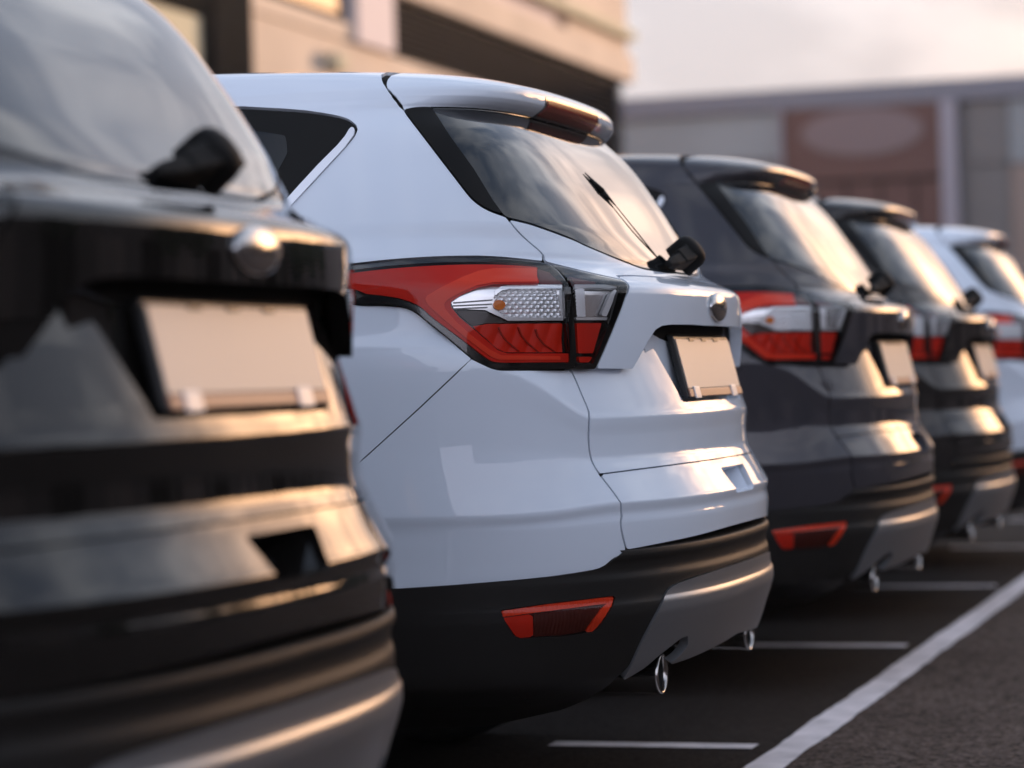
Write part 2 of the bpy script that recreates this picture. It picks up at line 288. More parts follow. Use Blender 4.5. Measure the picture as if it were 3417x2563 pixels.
CV={
 'light_out_top':[(0.9184,1.1933),(0.9144,1.1958),(0.9084,1.1994),(0.9014,1.203),(0.8947,1.2056),(0.8902,1.2067),(0.8851,1.2077),(0.8794,1.2085),(0.8734,1.2093),(0.867,1.21),(0.8606,1.2107),(0.8541,1.2114),(0.8479,1.2122),(0.8414,1.2131),(0.8347,1.214),(0.8278,1.2149),(0.8208,1.2158),(0.8136,1.2167),(0.8063,1.2175),(0.7988,1.2182),(0.7918,1.2187),(0.7843,1.2193),(0.7764,1.2199),(0.7681,1.2205),(0.7595,1.221),(0.7506,1.2215),(0.7416,1.222),(0.7325,1.2224),(0.7233,1.2228),(0.714,1.2231),(0.7042,1.2234),(0.6941,1.2236),(0.6839,1.2238),(0.6735,1.2239),(0.6633,1.224),(0.6532,1.2241),(0.6434,1.2242),(0.6342,1.2242),(0.6235,1.2241),(0.6126,1.2238),(0.6016,1.2235),(0.5905,1.223),(0.5793,1.2225),(0.5679,1.2219),(0.5561,1.2212),(0.5428,1.2203),(0.5287,1.2193),(0.5147,1.2183),(0.5016,1.2174),(0.4905,1.2166),(0.4823,1.2161)],
 'light_in':[(0.4696,1.2132),(0.4596,1.211),(0.4455,1.2078),(0.4319,1.2043),(0.4231,1.2019),(0.4135,1.199),(0.4035,1.1958),(0.3935,1.1926),(0.3838,1.1894),(0.3747,1.1866),(0.3646,1.1839),(0.3541,1.1811),(0.3443,1.1784),(0.3363,1.1758),(0.331,1.1733),(0.3328,1.1633),(0.3442,1.1522),(0.3546,1.1412),(0.3612,1.1305),(0.3671,1.1198),(0.3726,1.1091),(0.3782,1.0996),(0.3837,1.0902),(0.3891,1.0808),(0.3943,1.0714),(0.3995,1.062),(0.4059,1.0511),(0.4122,1.0402),(0.4183,1.0293),(0.4242,1.0185),(0.4295,1.009),(0.4346,0.9996),(0.4396,0.9902),(0.4445,0.9808)],
 'light_bot':[(0.481,0.9799),(0.4873,0.9791),(0.4956,0.9775),(0.5056,0.9752),(0.5167,0.9719),(0.5287,0.9676),(0.5412,0.9621),(0.5538,0.9555),(0.5661,0.9479),(0.5776,0.9398),(0.5883,0.9316),(0.5996,0.9225),(0.611,0.9128),(0.6223,0.9035),(0.633,0.8953),(0.643,0.8887),(0.6518,0.8843),(0.6594,0.8814),(0.6658,0.8793),(0.6709,0.8781),(0.6794,0.8775),(0.6872,0.8783),(0.6936,0.88),(0.6993,0.883),(0.7038,0.8858),(0.7087,0.8902),(0.7133,0.8967),(0.717,0.9056),(0.7192,0.9147),(0.721,0.927),(0.7223,0.943),(0.7228,0.9642),(0.7237,0.9842),(0.7252,1.0011),(0.7269,1.0166),(0.7291,1.0301),(0.7322,1.0436),(0.7359,1.056),(0.7402,1.0671),(0.7447,1.0765),(0.7492,1.0837),(0.7533,1.0896),(0.7569,1.0942),(0.7613,1.0999),(0.7656,1.1053),(0.7697,1.1098),(0.7748,1.1147),(0.7804,1.1186),(0.7877,1.1217),(0.7956,1.124),(0.8012,1.1251),(0.8076,1.126),(0.8142,1.1268),(0.8205,1.1274),(0.8253,1.1278),(0.8305,1.1279),(0.8357,1.1281),(0.8409,1.1283),(0.846,1.1288),(0.8508,1.1296),(0.8544,1.1305),(0.8583,1.1315),(0.8625,1.1327),(0.8669,1.1341),(0.8713,1.1355),(0.8757,1.137),(0.88,1.1385),(0.884,1.1401),(0.8878,1.1417),(0.8912,1.1432),(0.8942,1.1447),(0.8967,1.1461),(0.9004,1.149),(0.904,1.153),(0.9071,1.1575),(0.9097,1.1619),(0.9132,1.1705),(0.9156,1.1779)],
 'light_bot_up':[(0.5052,0.9812),(0.511,0.9812),(0.5184,0.9813),(0.5272,0.9814),(0.5368,0.9815),(0.5469,0.9816),(0.5572,0.9817),(0.5673,0.9819),(0.577,0.982),(0.5859,0.9822),(0.594,0.9823),(0.6026,0.9825),(0.6114,0.9827),(0.6202,0.9828),(0.6288,0.983),(0.637,0.9832),(0.6446,0.9835),(0.6515,0.9837),(0.6576,0.984),(0.6626,0.9843),(0.6714,0.986),(0.6797,0.9888),(0.6867,0.9917),(0.6936,0.9953),(0.699,0.9983),(0.7053,1.0018),(0.7118,1.0059),(0.7177,1.0104),(0.7218,1.0142),(0.7263,1.0187),(0.731,1.0237),(0.7359,1.0291),(0.7408,1.0346),(0.7457,1.0401),(0.7504,1.0455),(0.7549,1.0506),(0.7601,1.0563),(0.7654,1.0622),(0.7708,1.0681),(0.7759,1.0739),(0.7807,1.0793),(0.785,1.0842),(0.7887,1.0885),(0.793,1.0939),(0.7973,1.0995),(0.8012,1.1043),(0.8061,1.1096),(0.8113,1.1139),(0.8178,1.1175),(0.8248,1.1201),(0.8297,1.1213),(0.8353,1.1224),(0.841,1.1233),(0.8465,1.124),(0.8507,1.1244),(0.8551,1.1247),(0.8596,1.1248),(0.8641,1.1251),(0.8685,1.1257),(0.8727,1.1266),(0.8758,1.1276),(0.8792,1.1288),(0.8829,1.1302),(0.8867,1.1317),(0.8905,1.1333),(0.8943,1.135),(0.898,1.1368),(0.9015,1.1385),(0.9047,1.1403),(0.9076,1.142),(0.9101,1.1437),(0.9123,1.1452),(0.9153,1.1484),(0.9182,1.1526),(0.9204,1.1573),(0.922,1.1617),(0.9233,1.1704),(0.9231,1.1778)],
 'gap_roof':[(0.6347,1.6127),(0.6685,1.6083),(0.7006,1.603),(0.7199,1.5984),(0.7287,1.5957),(0.7353,1.5931),(0.7398,1.5905),(0.7425,1.588),(0.7431,1.5858),(0.7419,1.584),(0.74,1.5824),(0.7376,1.5807),(0.7354,1.5793),(0.7326,1.5776),(0.7294,1.5756),(0.7258,1.5737),(0.7209,1.5718),(0.7151,1.5697),(0.7088,1.5673),(0.702,1.5646),(0.6952,1.5619),(0.6871,1.5589),(0.6774,1.5556),(0.6675,1.5521),(0.6601,1.5485),(0.6595,1.545),(0.6591,1.5418),(0.659,1.5392),(0.6589,1.5372)],
 'gap_glass':[(0.6601,1.5328),(0.6601,1.5201),(0.66,1.5118),(0.6589,1.5014),(0.656,1.4902),(0.6524,1.4795),(0.6495,1.4721),(0.6458,1.4637),(0.6414,1.4544),(0.6365,1.4448),(0.6314,1.435),(0.6265,1.4254),(0.6218,1.4164),(0.6178,1.4081),(0.6145,1.401),(0.6101,1.391),(0.6055,1.3806),(0.6012,1.371),(0.5975,1.3631),(0.5934,1.3542),(0.5883,1.3458),(0.5803,1.3376),(0.5705,1.3301),(0.559,1.324),(0.546,1.3188),(0.5289,1.314),(0.5148,1.3107)],
 'gap_up':[(0.5102,1.3059),(0.508,1.2992),(0.5046,1.2899),(0.5008,1.2812),(0.4953,1.2714),(0.4897,1.262),(0.4845,1.2539),(0.478,1.2453),(0.4732,1.2384),(0.4713,1.2305),(0.4816,1.2179)],
 'gap_light':[(0.4823,1.2161),(0.4719,1.2114),(0.4701,1.2042),(0.4737,1.194),(0.4838,1.1819),(0.4978,1.1706),(0.5063,1.1564),(0.5085,1.1457),(0.508,1.1343),(0.5071,1.1249),(0.5059,1.1139),(0.5046,1.1022),(0.5033,1.0908),(0.5021,1.08),(0.501,1.0692),(0.5,1.0583),(0.4991,1.0475),(0.4979,1.0355),(0.4965,1.0228),(0.4954,1.0108),(0.4953,1.001),(0.4999,0.9896),(0.5052,0.9812)],
 'gap_low':[(0.4871,0.9792),(0.4852,0.9689),(0.4829,0.9557),(0.4818,0.9471),(0.4807,0.9371),(0.4796,0.9272),(0.4785,0.9183),(0.4761,0.9051),(0.4756,0.892),(0.4806,0.8793),(0.4816,0.8676),(0.481,0.8571),(0.4804,0.8454),(0.4807,0.8347),(0.4808,0.8233),(0.48,0.8121),(0.4784,0.7997),(0.4789,0.7872),(0.4782,0.7744),(0.4752,0.7617),(0.4715,0.75),(0.4679,0.7383),(0.4655,0.7288),(0.4631,0.7187),(0.4618,0.7098),(0.4583,0.6917),(0.4556,0.6762),(0.4639,0.6613),(0.4619,0.6434),(0.4584,0.6318),(0.4543,0.6199),(0.4499,0.6081),(0.4462,0.5989)],
 'gate_bot':[(0.4462,0.5989),(0.4376,0.5996),(0.4257,0.6004),(0.4111,0.6013),(0.3948,0.6024),(0.3774,0.6034),(0.3598,0.6044),(0.343,0.6053),(0.3262,0.6062),(0.3088,0.6071),(0.2907,0.6079),(0.272,0.6087),(0.2527,0.6095),(0.2328,0.6104),(0.2123,0.6113),(0.1907,0.6124),(0.1679,0.6136),(0.1441,0.6147),(0.1196,0.6158),(0.0949,0.6167),(0.0704,0.6174),(0.0471,0.6178),(0.0234,0.6179),(0.002,0.6177),(-0.0177,0.6174),(-0.0467,0.6168),(-0.0792,0.6159),(-0.1096,0.6149)],
 'paint_bot':[(0.8504,0.5437),(0.8471,0.544),(0.8429,0.5444),(0.8379,0.5448),(0.8322,0.5452),(0.8258,0.5457),(0.8189,0.5462),(0.8116,0.5467),(0.8039,0.5472),(0.7961,0.5478),(0.7882,0.5483),(0.7804,0.5489),(0.7729,0.5494),(0.7666,0.5499),(0.76,0.5503),(0.7529,0.5508),(0.7454,0.5513),(0.7377,0.5518),(0.7296,0.5523),(0.7213,0.5528),(0.7127,0.5533),(0.704,0.5538),(0.6952,0.5542),(0.6864,0.5547),(0.6775,0.5552),(0.6687,0.5557),(0.66,0.5562),(0.6516,0.5566),(0.6434,0.5571),(0.6356,0.5576),(0.6252,0.5582),(0.6141,0.559),(0.6024,0.5599),(0.5905,0.5609),(0.5784,0.5619),(0.5666,0.5628),(0.5552,0.5638),(0.5445,0.5647),(0.5349,0.5656),(0.5267,0.5664),(0.5119,0.5692),(0.498,0.5742),(0.4871,0.5797),(0.4741,0.5869),(0.4616,0.5938),(0.4528,0.5986)],
 'clad_top':[(0.8514,0.5445),(0.8481,0.5448),(0.8439,0.5451),(0.8389,0.5455),(0.8331,0.546),(0.8267,0.5464),(0.8198,0.547),(0.8124,0.5475),(0.8046,0.548),(0.7967,0.5485),(0.7886,0.5491),(0.7807,0.5496),(0.7731,0.5501),(0.7667,0.5506),(0.7599,0.551),(0.7527,0.5515),(0.7451,0.552),(0.7372,0.5525),(0.7289,0.553),(0.7205,0.5534),(0.7117,0.5539),(0.7029,0.5544),(0.6939,0.5549),(0.6848,0.5554),(0.6758,0.5558),(0.6668,0.5563),(0.658,0.5567),(0.6494,0.5572),(0.6411,0.5576),(0.6331,0.5581),(0.6225,0.5588),(0.6112,0.5595),(0.5994,0.5604),(0.5872,0.5613),(0.575,0.5623),(0.563,0.5632),(0.5514,0.5642),(0.5407,0.5651),(0.531,0.566),(0.5227,0.5667),(0.5078,0.5695),(0.494,0.5744),(0.4848,0.58),(0.4754,0.5874),(0.4625,0.5942),(0.4524,0.5989)],
 'glass_top':[(0.5663,1.5519),(0.5569,1.5481),(0.5416,1.5489),(0.5221,1.5504),(0.5008,1.5521),(0.4799,1.5534),(0.4615,1.5542),(0.4417,1.5551),(0.4206,1.5558),(0.3986,1.5565),(0.3759,1.5568),(0.3468,1.5569),(0.316,1.5566),(0.2842,1.5562),(0.2519,1.5559),(0.2241,1.5557),(0.1925,1.5554),(0.1605,1.5553),(0.1316,1.5554),(0.1084,1.5555),(0.0928,1.5557)],
 'appl':[(0.5576,1.5497),(0.5559,1.5387),(0.5587,1.5278),(0.5622,1.517),(0.565,1.5063),(0.566,1.4957),(0.5656,1.4851),(0.5633,1.4755),(0.5604,1.466),(0.5571,1.4566),(0.5536,1.4472),(0.5499,1.4378),(0.5462,1.4285),(0.5425,1.4192),(0.5391,1.41),(0.5374,1.4003),(0.5359,1.3906),(0.5343,1.3811),(0.5327,1.3716),(0.5311,1.3621),(0.5295,1.3527),(0.528,1.3433),(0.5244,1.3329),(0.5211,1.3225),(0.5179,1.3121)],
 'glass_bot':[(0.5102,1.3059),(0.5005,1.3043),(0.4866,1.3022),(0.4702,1.2997),(0.4532,1.2969),(0.4378,1.294),(0.4268,1.2916),(0.4143,1.2887),(0.401,1.2855),(0.3872,1.2823),(0.3736,1.279),(0.3606,1.2758),(0.3487,1.2729),(0.3383,1.2703),(0.33,1.2682),(0.3196,1.2642),(0.3099,1.2599),(0.3004,1.2568),(0.2885,1.2531),(0.2751,1.2489),(0.2611,1.2447),(0.2476,1.2408),(0.2339,1.2371),(0.2194,1.2335),(0.2048,1.2302),(0.191,1.2272),(0.1787,1.2246),(0.1601,1.2204),(0.1392,1.2174),(0.1224,1.2165),(0.1013,1.2159),(0.0779,1.2156),(0.0544,1.2154),(0.0335,1.2153),(0.0083,1.2155),(-0.0107,1.216),(-0.0408,1.2164),(-0.0864,1.2165),(-0.1568,1.217)],
 'garn':[(0.3151,1.1839),(0.2893,1.1862),(0.2565,1.1883),(0.2427,1.1886),(0.2257,1.189),(0.2058,1.1894),(0.1835,1.1899),(0.1592,1.1905),(0.1334,1.1911),(0.1068,1.1918),(0.0804,1.1925),(0.0557,1.1931),(0.0342,1.1934),(0.0118,1.193),(-0.0035,1.1917),(-0.0234,1.1898),(-0.0486,1.1878),(-0.0776,1.1861),(-0.1101,1.1851),(-0.1461,1.1849)],
 'garn_low':[(0.4402,0.9819),(0.426,0.9815),(0.4114,0.981),(0.3966,0.9805),(0.3813,0.9801),(0.3658,0.9796),(0.3498,0.9792),(0.3334,0.9787),(0.3245,0.9896),(0.3154,1.0005),(0.3079,1.0101),(0.3002,1.0198),(0.2922,1.0295),(0.284,1.0393),(0.2712,1.051),(0.258,1.0628),(0.2352,1.0708),(0.2163,1.0722),(0.1968,1.0737),(0.1754,1.0738),(0.1534,1.074),(0.1306,1.0743),(0.1071,1.0746),(0.0828,1.0739),(0.0583,1.0733),(0.034,1.0728),(0.0115,1.0723),(-0.0044,1.0718),(-0.0272,1.0713),(-0.0587,1.0709)],
 'diag':[(0.7176,0.9029),(0.7231,0.8943),(0.7295,0.886),(0.736,0.8794),(0.7418,0.8748),(0.7477,0.8716),(0.7539,0.8684),(0.7603,0.8649),(0.7667,0.8614),(0.7731,0.8578),(0.7795,0.8543),(0.7856,0.8508),(0.7916,0.8474),(0.7973,0.844),(0.8026,0.8408),(0.8079,0.8377),(0.8133,0.8343),(0.8189,0.8308),(0.8245,0.8272),(0.83,0.8235),(0.8354,0.8199),(0.8407,0.8162),(0.8456,0.8127),(0.8503,0.8092),(0.8545,0.806),(0.8584,0.803),(0.8618,0.8003),(0.8648,0.7981),(0.8672,0.7962)],
 'gateline':[(0.4744,0.763),(0.4652,0.7634),(0.4524,0.764),(0.4369,0.7647),(0.4194,0.7655),(0.4008,0.7663),(0.3819,0.767),(0.3639,0.7676),(0.3501,0.7681),(0.3348,0.7685),(0.3181,0.769),(0.3003,0.7694),(0.2814,0.7699),(0.2615,0.7703),(0.2409,0.7706),(0.2196,0.771),(0.198,0.7713),(0.1763,0.7715),(0.1548,0.7717),(0.1338,0.7719),(0.1105,0.772),(0.085,0.7721),(0.0582,0.7722),(0.0316,0.7722),(0.0081,0.7721),(-0.0082,0.7719),(-0.0316,0.7717),(-0.0588,0.7714),(-0.0874,0.771),(-0.1148,0.7705)],
 'skid_top':[(-0.2161,0.5228),(-0.1251,0.529),(-0.0744,0.5314),(-0.0353,0.5327),(-0.0062,0.5335),(0.0133,0.534),(0.0398,0.5343),(0.0659,0.5342),(0.0888,0.5339),(0.1116,0.5334),(0.1347,0.5326),(0.1571,0.5317),(0.1784,0.5305),(0.198,0.5293),(0.2154,0.5281),(0.2304,0.527),(0.2525,0.5251),(0.2738,0.5229),(0.2906,0.5209),(0.3131,0.5162),(0.3304,0.5075),(0.3389,0.4994),(0.3529,0.4897),(0.362,0.4796),(0.3677,0.473),(0.3733,0.4652),(0.3773,0.4564),(0.3814,0.4471),(0.3853,0.4376),(0.3887,0.4281),(0.3918,0.419),(0.3947,0.4107),(0.398,0.4013),(0.4013,0.3914),(0.4043,0.3815),(0.407,0.3718),(0.4092,0.3627),(0.411,0.3546),(0.414,0.3431),(0.4161,0.3311),(0.4162,0.3219)],
 'skid_bot':[(0.4162,0.3219),(0.41,0.3253),(0.4006,0.3299),(0.3892,0.3351),(0.3773,0.3404),(0.3666,0.3455),(0.3557,0.3518),(0.3453,0.3587),(0.3346,0.3656),(0.3229,0.3721),(0.3112,0.3778),(0.2978,0.384),(0.284,0.39),(0.2712,0.3952),(0.2608,0.3989),(0.2397,0.3996),(0.2304,0.3809),(0.2353,0.3737),(0.2435,0.3662),(0.2523,0.3592),(0.2737,0.3495),(0.2801,0.3431),(0.269,0.3428),(0.2505,0.3436),(0.2272,0.345),(0.2023,0.3467),(0.1792,0.3484),(0.1612,0.35),(0.1411,0.3519),(0.1197,0.3538),(0.0976,0.3557),(0.076,0.3576),(0.0559,0.3593),(0.0387,0.361),(0.0207,0.3637),(0.0061,0.3674),(-0.0032,0.3718),(-0.0163,0.3766),(-0.0311,0.3811),(-0.0521,0.3865),(-0.0802,0.3921),(-0.1181,0.3969),(-0.1817,0.3983)],
 'refl':[(0.7181,0.4955),(0.709,0.4965),(0.6998,0.4976),(0.6904,0.4986),(0.6809,0.4995),(0.6713,0.5005),(0.6615,0.5015),(0.6516,0.5024),(0.6414,0.5033),(0.631,0.5042),(0.6211,0.5047),(0.611,0.5053),(0.6007,0.5059),(0.5902,0.5064),(0.5796,0.5069),(0.5687,0.5073),(0.5577,0.5078),(0.5464,0.5082),(0.5349,0.5086),(0.5232,0.5089),(0.5113,0.5092),(0.4991,0.5095),(0.4867,0.5098),(0.474,0.51),(0.4814,0.4987),(0.4923,0.4878),(0.5013,0.4773),(0.5092,0.4667),(0.5144,0.4558),(0.5219,0.4471),(0.5292,0.4384),(0.5411,0.438),(0.5528,0.4375),(0.5642,0.4369),(0.5755,0.4363),(0.5865,0.4357),(0.5972,0.4351),(0.6083,0.4352),(0.6191,0.4353),(0.6297,0.4354),(0.6401,0.4354),(0.6503,0.4354),(0.6603,0.4354),(0.6701,0.4353),(0.6797,0.4352),(0.6923,0.4409),(0.6985,0.4502),(0.7047,0.4594),(0.7103,0.4686),(0.7138,0.4776),(0.7169,0.4866),(0.7181,0.4955)],
 'qwin':[(0.9629,1.5679),(0.9606,1.5673),(0.9575,1.5664),(0.9535,1.5653),(0.9487,1.564),(0.9434,1.5626),(0.9377,1.5612),(0.9321,1.5599),(0.9255,1.5584),(0.9183,1.5568),(0.9105,1.5552),(0.9022,1.5535),(0.8936,1.5517),(0.8851,1.5499),(0.8759,1.5476),(0.867,1.5452),(0.858,1.5425),(0.8492,1.5399),(0.8414,1.5374),(0.8323,1.534),(0.8235,1.5299),(0.8166,1.5258),(0.8104,1.514),(0.8131,1.504),(0.8242,1.4897),(0.8346,1.4784),(0.8454,1.4664),(0.8502,1.4608),(0.8558,1.454),(0.8618,1.4461),(0.868,1.4375),(0.8741,1.4285),(0.88,1.4193),(0.8856,1.4101),(0.8909,1.4014),(0.8956,1.3932),(0.8997,1.3861),(0.903,1.3801),(0.9054,1.3755)],
 'red_o':[(0.8773,1.19),(0.874,1.1909),(0.8691,1.1922),(0.8634,1.1937),(0.8572,1.1951),(0.8515,1.1963),(0.8473,1.197),(0.8426,1.1978),(0.8376,1.1985),(0.8323,1.1993),(0.8266,1.2),(0.8208,1.2008),(0.8149,1.2015),(0.809,1.2021),(0.8031,1.2028),(0.7977,1.2033),(0.792,1.2038),(0.786,1.2043),(0.7798,1.2048),(0.7734,1.2053),(0.7668,1.2058),(0.76,1.2063),(0.7531,1.2068),(0.7462,1.2072),(0.7392,1.2076),(0.7321,1.208),(0.7253,1.2083),(0.7183,1.2086),(0.711,1.2089),(0.7035,1.2092),(0.6958,1.2095),(0.6881,1.2098),(0.6803,1.2101),(0.6725,1.2103),(0.6647,1.2105),(0.657,1.2107),(0.6495,1.2109),(0.6423,1.211),(0.6339,1.2111),(0.6253,1.2111),(0.6165,1.2111),(0.6076,1.211),(0.5987,1.2109),(0.59,1.2107),(0.5814,1.2105),(0.5732,1.2104),(0.5653,1.2102),(0.5553,1.2099),(0.5446,1.2095),(0.5337,1.2089),(0.5235,1.2085),(0.5149,1.208),(0.5085,1.2077)],
 'red_h1':[(0.5685,1.1673),(0.5774,1.1671),(0.586,1.1668),(0.5946,1.1666),(0.603,1.1664),(0.6113,1.1662),(0.6195,1.166),(0.6276,1.1658),(0.6355,1.1657),(0.6433,1.1655),(0.6509,1.1654),(0.6585,1.1652),(0.6659,1.1651),(0.6746,1.1633),(0.6831,1.1616),(0.6913,1.1598),(0.6993,1.158),(0.7077,1.1543),(0.7151,1.1508),(0.7221,1.1478),(0.7288,1.1448),(0.7352,1.1417),(0.7411,1.137),(0.7468,1.1327),(0.7523,1.1283),(0.7525,1.1185),(0.7479,1.1109),(0.7432,1.1034),(0.7385,1.0959),(0.7335,1.0907),(0.7284,1.0854),(0.7232,1.0801),(0.718,1.0748),(0.7128,1.0695),(0.7074,1.0642),(0.7013,1.058),(0.6952,1.0518),(0.689,1.0456),(0.6826,1.0394),(0.6769,1.0334),(0.6711,1.0274),(0.6623,1.0234),(0.6534,1.0193),(0.6461,1.019),(0.6386,1.0188),(0.6311,1.0186),(0.6235,1.0184),(0.6158,1.0182),(0.608,1.018),(0.6001,1.0178),(0.592,1.0176),(0.5839,1.0174),(0.5754,1.0172),(0.5668,1.017),(0.5582,1.0168),(0.5493,1.0166),(0.5404,1.0164),(0.5313,1.0162),(0.5221,1.016),(0.5128,1.0159)],
 'red_b':[(0.5117,0.9975),(0.5175,0.9976),(0.5251,0.9977),(0.5341,0.9979),(0.5439,0.9981),(0.5541,0.9982),(0.5643,0.9985),(0.574,0.9987),(0.583,0.9989),(0.5902,0.999),(0.5981,0.9992),(0.6065,0.9993),(0.6151,0.9994),(0.6238,0.9996),(0.6323,0.9997),(0.6406,0.9999),(0.6485,1.0001),(0.6558,1.0004),(0.6624,1.0008),(0.6682,1.0012),(0.673,1.0018),(0.6802,1.004),(0.6868,1.0081),(0.693,1.0128),(0.6976,1.0165),(0.7027,1.0209),(0.7082,1.0259),(0.7139,1.0312),(0.7196,1.0367),(0.7252,1.042),(0.7305,1.0471),(0.735,1.0514),(0.74,1.0562),(0.7453,1.0613),(0.7506,1.0666),(0.756,1.0719),(0.7612,1.0771),(0.7661,1.0821),(0.7707,1.0869),(0.7748,1.0912),(0.7782,1.095),(0.7829,1.1006),(0.7874,1.1065),(0.7917,1.1123),(0.7955,1.1171),(0.8015,1.1233),(0.8078,1.1284),(0.8133,1.132),(0.8193,1.1355),(0.8253,1.1384),(0.8294,1.1402),(0.8338,1.1418),(0.8383,1.1433),(0.8426,1.1446),(0.8467,1.1459),(0.8516,1.1472),(0.8565,1.1484),(0.861,1.1496),(0.8647,1.1509),(0.8681,1.1546),(0.8711,1.1584),(0.8743,1.16),(0.8783,1.1618),(0.8824,1.1635),(0.886,1.165),(0.8884,1.1661)],
 'clear':[(0.7515,1.1291),(0.746,1.1334),(0.7405,1.1379),(0.7345,1.1431),(0.7278,1.1464),(0.7208,1.1496),(0.7132,1.1536),(0.7037,1.1593),(0.6938,1.1637),(0.6839,1.1671),(0.6728,1.1707),(0.662,1.1733),(0.6512,1.1756),(0.6429,1.1759),(0.6344,1.1763),(0.6259,1.1766),(0.6172,1.1769),(0.6085,1.1772),(0.5996,1.1775),(0.5905,1.1778),(0.5814,1.1781),(0.5721,1.1784),(0.5627,1.1787),(0.5531,1.179),(0.5433,1.1794),(0.5334,1.1797),(0.5234,1.18),(0.5132,1.1803),(0.5028,1.1806),(0.4922,1.181),(0.4814,1.1813),(0.5022,1.1703),(0.517,1.15),(0.5185,1.1375),(0.518,1.129),(0.5173,1.1206),(0.5164,1.112),(0.5154,1.1037),(0.5143,1.0953),(0.5132,1.087),(0.5229,1.0871),(0.5324,1.0872),(0.5419,1.0873),(0.5512,1.0874),(0.5603,1.0875),(0.5694,1.0876),(0.5783,1.0877),(0.5871,1.0878),(0.5957,1.0879),(0.6043,1.0881),(0.6127,1.0882),(0.621,1.0883),(0.6291,1.0885),(0.6372,1.0886),(0.6451,1.0888),(0.6523,1.0923),(0.6595,1.0959),(0.6665,1.0995),(0.6731,1.1024),(0.6797,1.1052),(0.6862,1.1081),(0.6926,1.111),(0.6999,1.1115),(0.7071,1.112),(0.7142,1.1125),(0.7212,1.113),(0.7281,1.1135),(0.7348,1.114),(0.7415,1.1145),(0.748,1.115),(0.7515,1.1291)],
 'facet':[(0.6756,1.1386),(0.6675,1.145),(0.6586,1.1508),(0.65,1.1539),(0.6403,1.1575),(0.6326,1.1577),(0.6247,1.1579),(0.6166,1.1581),(0.6085,1.1583),(0.6003,1.1585),(0.5919,1.1587),(0.5834,1.159),(0.5748,1.1592),(0.566,1.1594),(0.5572,1.1597),(0.5482,1.1599),(0.5391,1.1602),(0.5298,1.1604),(0.5348,1.1468),(0.5346,1.1369),(0.5332,1.1293),(0.5316,1.1217),(0.5299,1.1141),(0.5282,1.1065),(0.5263,1.099),(0.5244,1.0915),(0.534,1.0917),(0.5434,1.0918),(0.5527,1.0919),(0.5619,1.0921),(0.5709,1.0923),(0.5798,1.0924),(0.5886,1.0926),(0.5973,1.0928),(0.6058,1.093),(0.6142,1.0931),(0.6225,1.0933),(0.6307,1.0935),(0.6387,1.0937),(0.6466,1.0939),(0.6542,1.0975),(0.6617,1.101),(0.6676,1.1066),(0.6734,1.1121),(0.6743,1.121),(0.675,1.1298),(0.6756,1.1386)],
 'smoke':[(0.748,1.1128),(0.7415,1.1123),(0.7349,1.1117),(0.7281,1.1112),(0.7212,1.1106),(0.7142,1.1101),(0.7071,1.1095),(0.6999,1.109),(0.6926,1.1085),(0.6862,1.1056),(0.6797,1.1028),(0.6731,1.0999),(0.6665,1.097),(0.6594,1.0938),(0.6523,1.0905),(0.6451,1.0872),(0.637,1.087),(0.6289,1.0868),(0.6206,1.0866),(0.6121,1.0864),(0.6036,1.0862),(0.5949,1.086),(0.5861,1.0858),(0.5772,1.0856),(0.5681,1.0854),(0.5589,1.0853),(0.5496,1.0851),(0.5402,1.0849),(0.5305,1.0848),(0.5208,1.0846),(0.5207,1.0799),(0.5302,1.08),(0.5396,1.0802),(0.5488,1.0803),(0.5579,1.0804),(0.5668,1.0806),(0.5756,1.0807),(0.5843,1.0809),(0.5929,1.081),(0.6014,1.0812),(0.6097,1.0814),(0.6179,1.0815),(0.626,1.0817),(0.634,1.0819),(0.6419,1.082),(0.6497,1.0822),(0.6573,1.0824),(0.6648,1.0826),(0.6722,1.0828),(0.6795,1.0829),(0.6867,1.0831),(0.6945,1.0824),(0.7022,1.0816),(0.7097,1.0808),(0.717,1.0801),(0.7224,1.0856),(0.7277,1.0911),(0.7329,1.0965),(0.738,1.1019),(0.7431,1.1073),(0.748,1.1128)],
 'redlow':[(0.7159,1.0777),(0.7092,1.0789),(0.7024,1.08),(0.6955,1.0812),(0.6885,1.0824),(0.6816,1.0822),(0.6746,1.0821),(0.6675,1.0819),(0.6603,1.0818),(0.653,1.0817),(0.6456,1.0815),(0.6381,1.0814),(0.6305,1.0812),(0.6228,1.0811),(0.615,1.081),(0.607,1.0809),(0.599,1.0807),(0.5908,1.0806),(0.5826,1.0805),(0.5742,1.0804),(0.5657,1.0803),(0.5571,1.0802),(0.5483,1.0801),(0.5395,1.08),(0.5305,1.0799),(0.5214,1.0798),(0.5213,1.072),(0.5212,1.0642),(0.521,1.0564),(0.5209,1.0486),(0.5208,1.0409),(0.5206,1.0331),(0.5203,1.0253),(0.52,1.0175),(0.5296,1.0178),(0.5391,1.018),(0.5484,1.0182),(0.5576,1.0184),(0.5667,1.0186),(0.5757,1.0189),(0.5845,1.0191),(0.5932,1.0193),(0.6018,1.0195),(0.6102,1.0198),(0.6185,1.02),(0.6267,1.0202),(0.6348,1.0205),(0.6428,1.0207),(0.6507,1.0209),(0.6591,1.0248),(0.6674,1.0286),(0.6739,1.0349),(0.6803,1.0413),(0.6866,1.0477),(0.6926,1.0537),(0.6985,1.0597),(0.7044,1.0657),(0.7102,1.0717),(0.7159,1.0777)],
 'bulb':[(0.6534,1.1197),(0.6552,1.1145),(0.6598,1.1107),(0.6659,1.1094),(0.672,1.111),(0.6764,1.115),(0.678,1.1203),(0.6762,1.1255),(0.6717,1.1293),(0.6656,1.1305),(0.6594,1.129),(0.655,1.125),(0.6534,1.1197)],
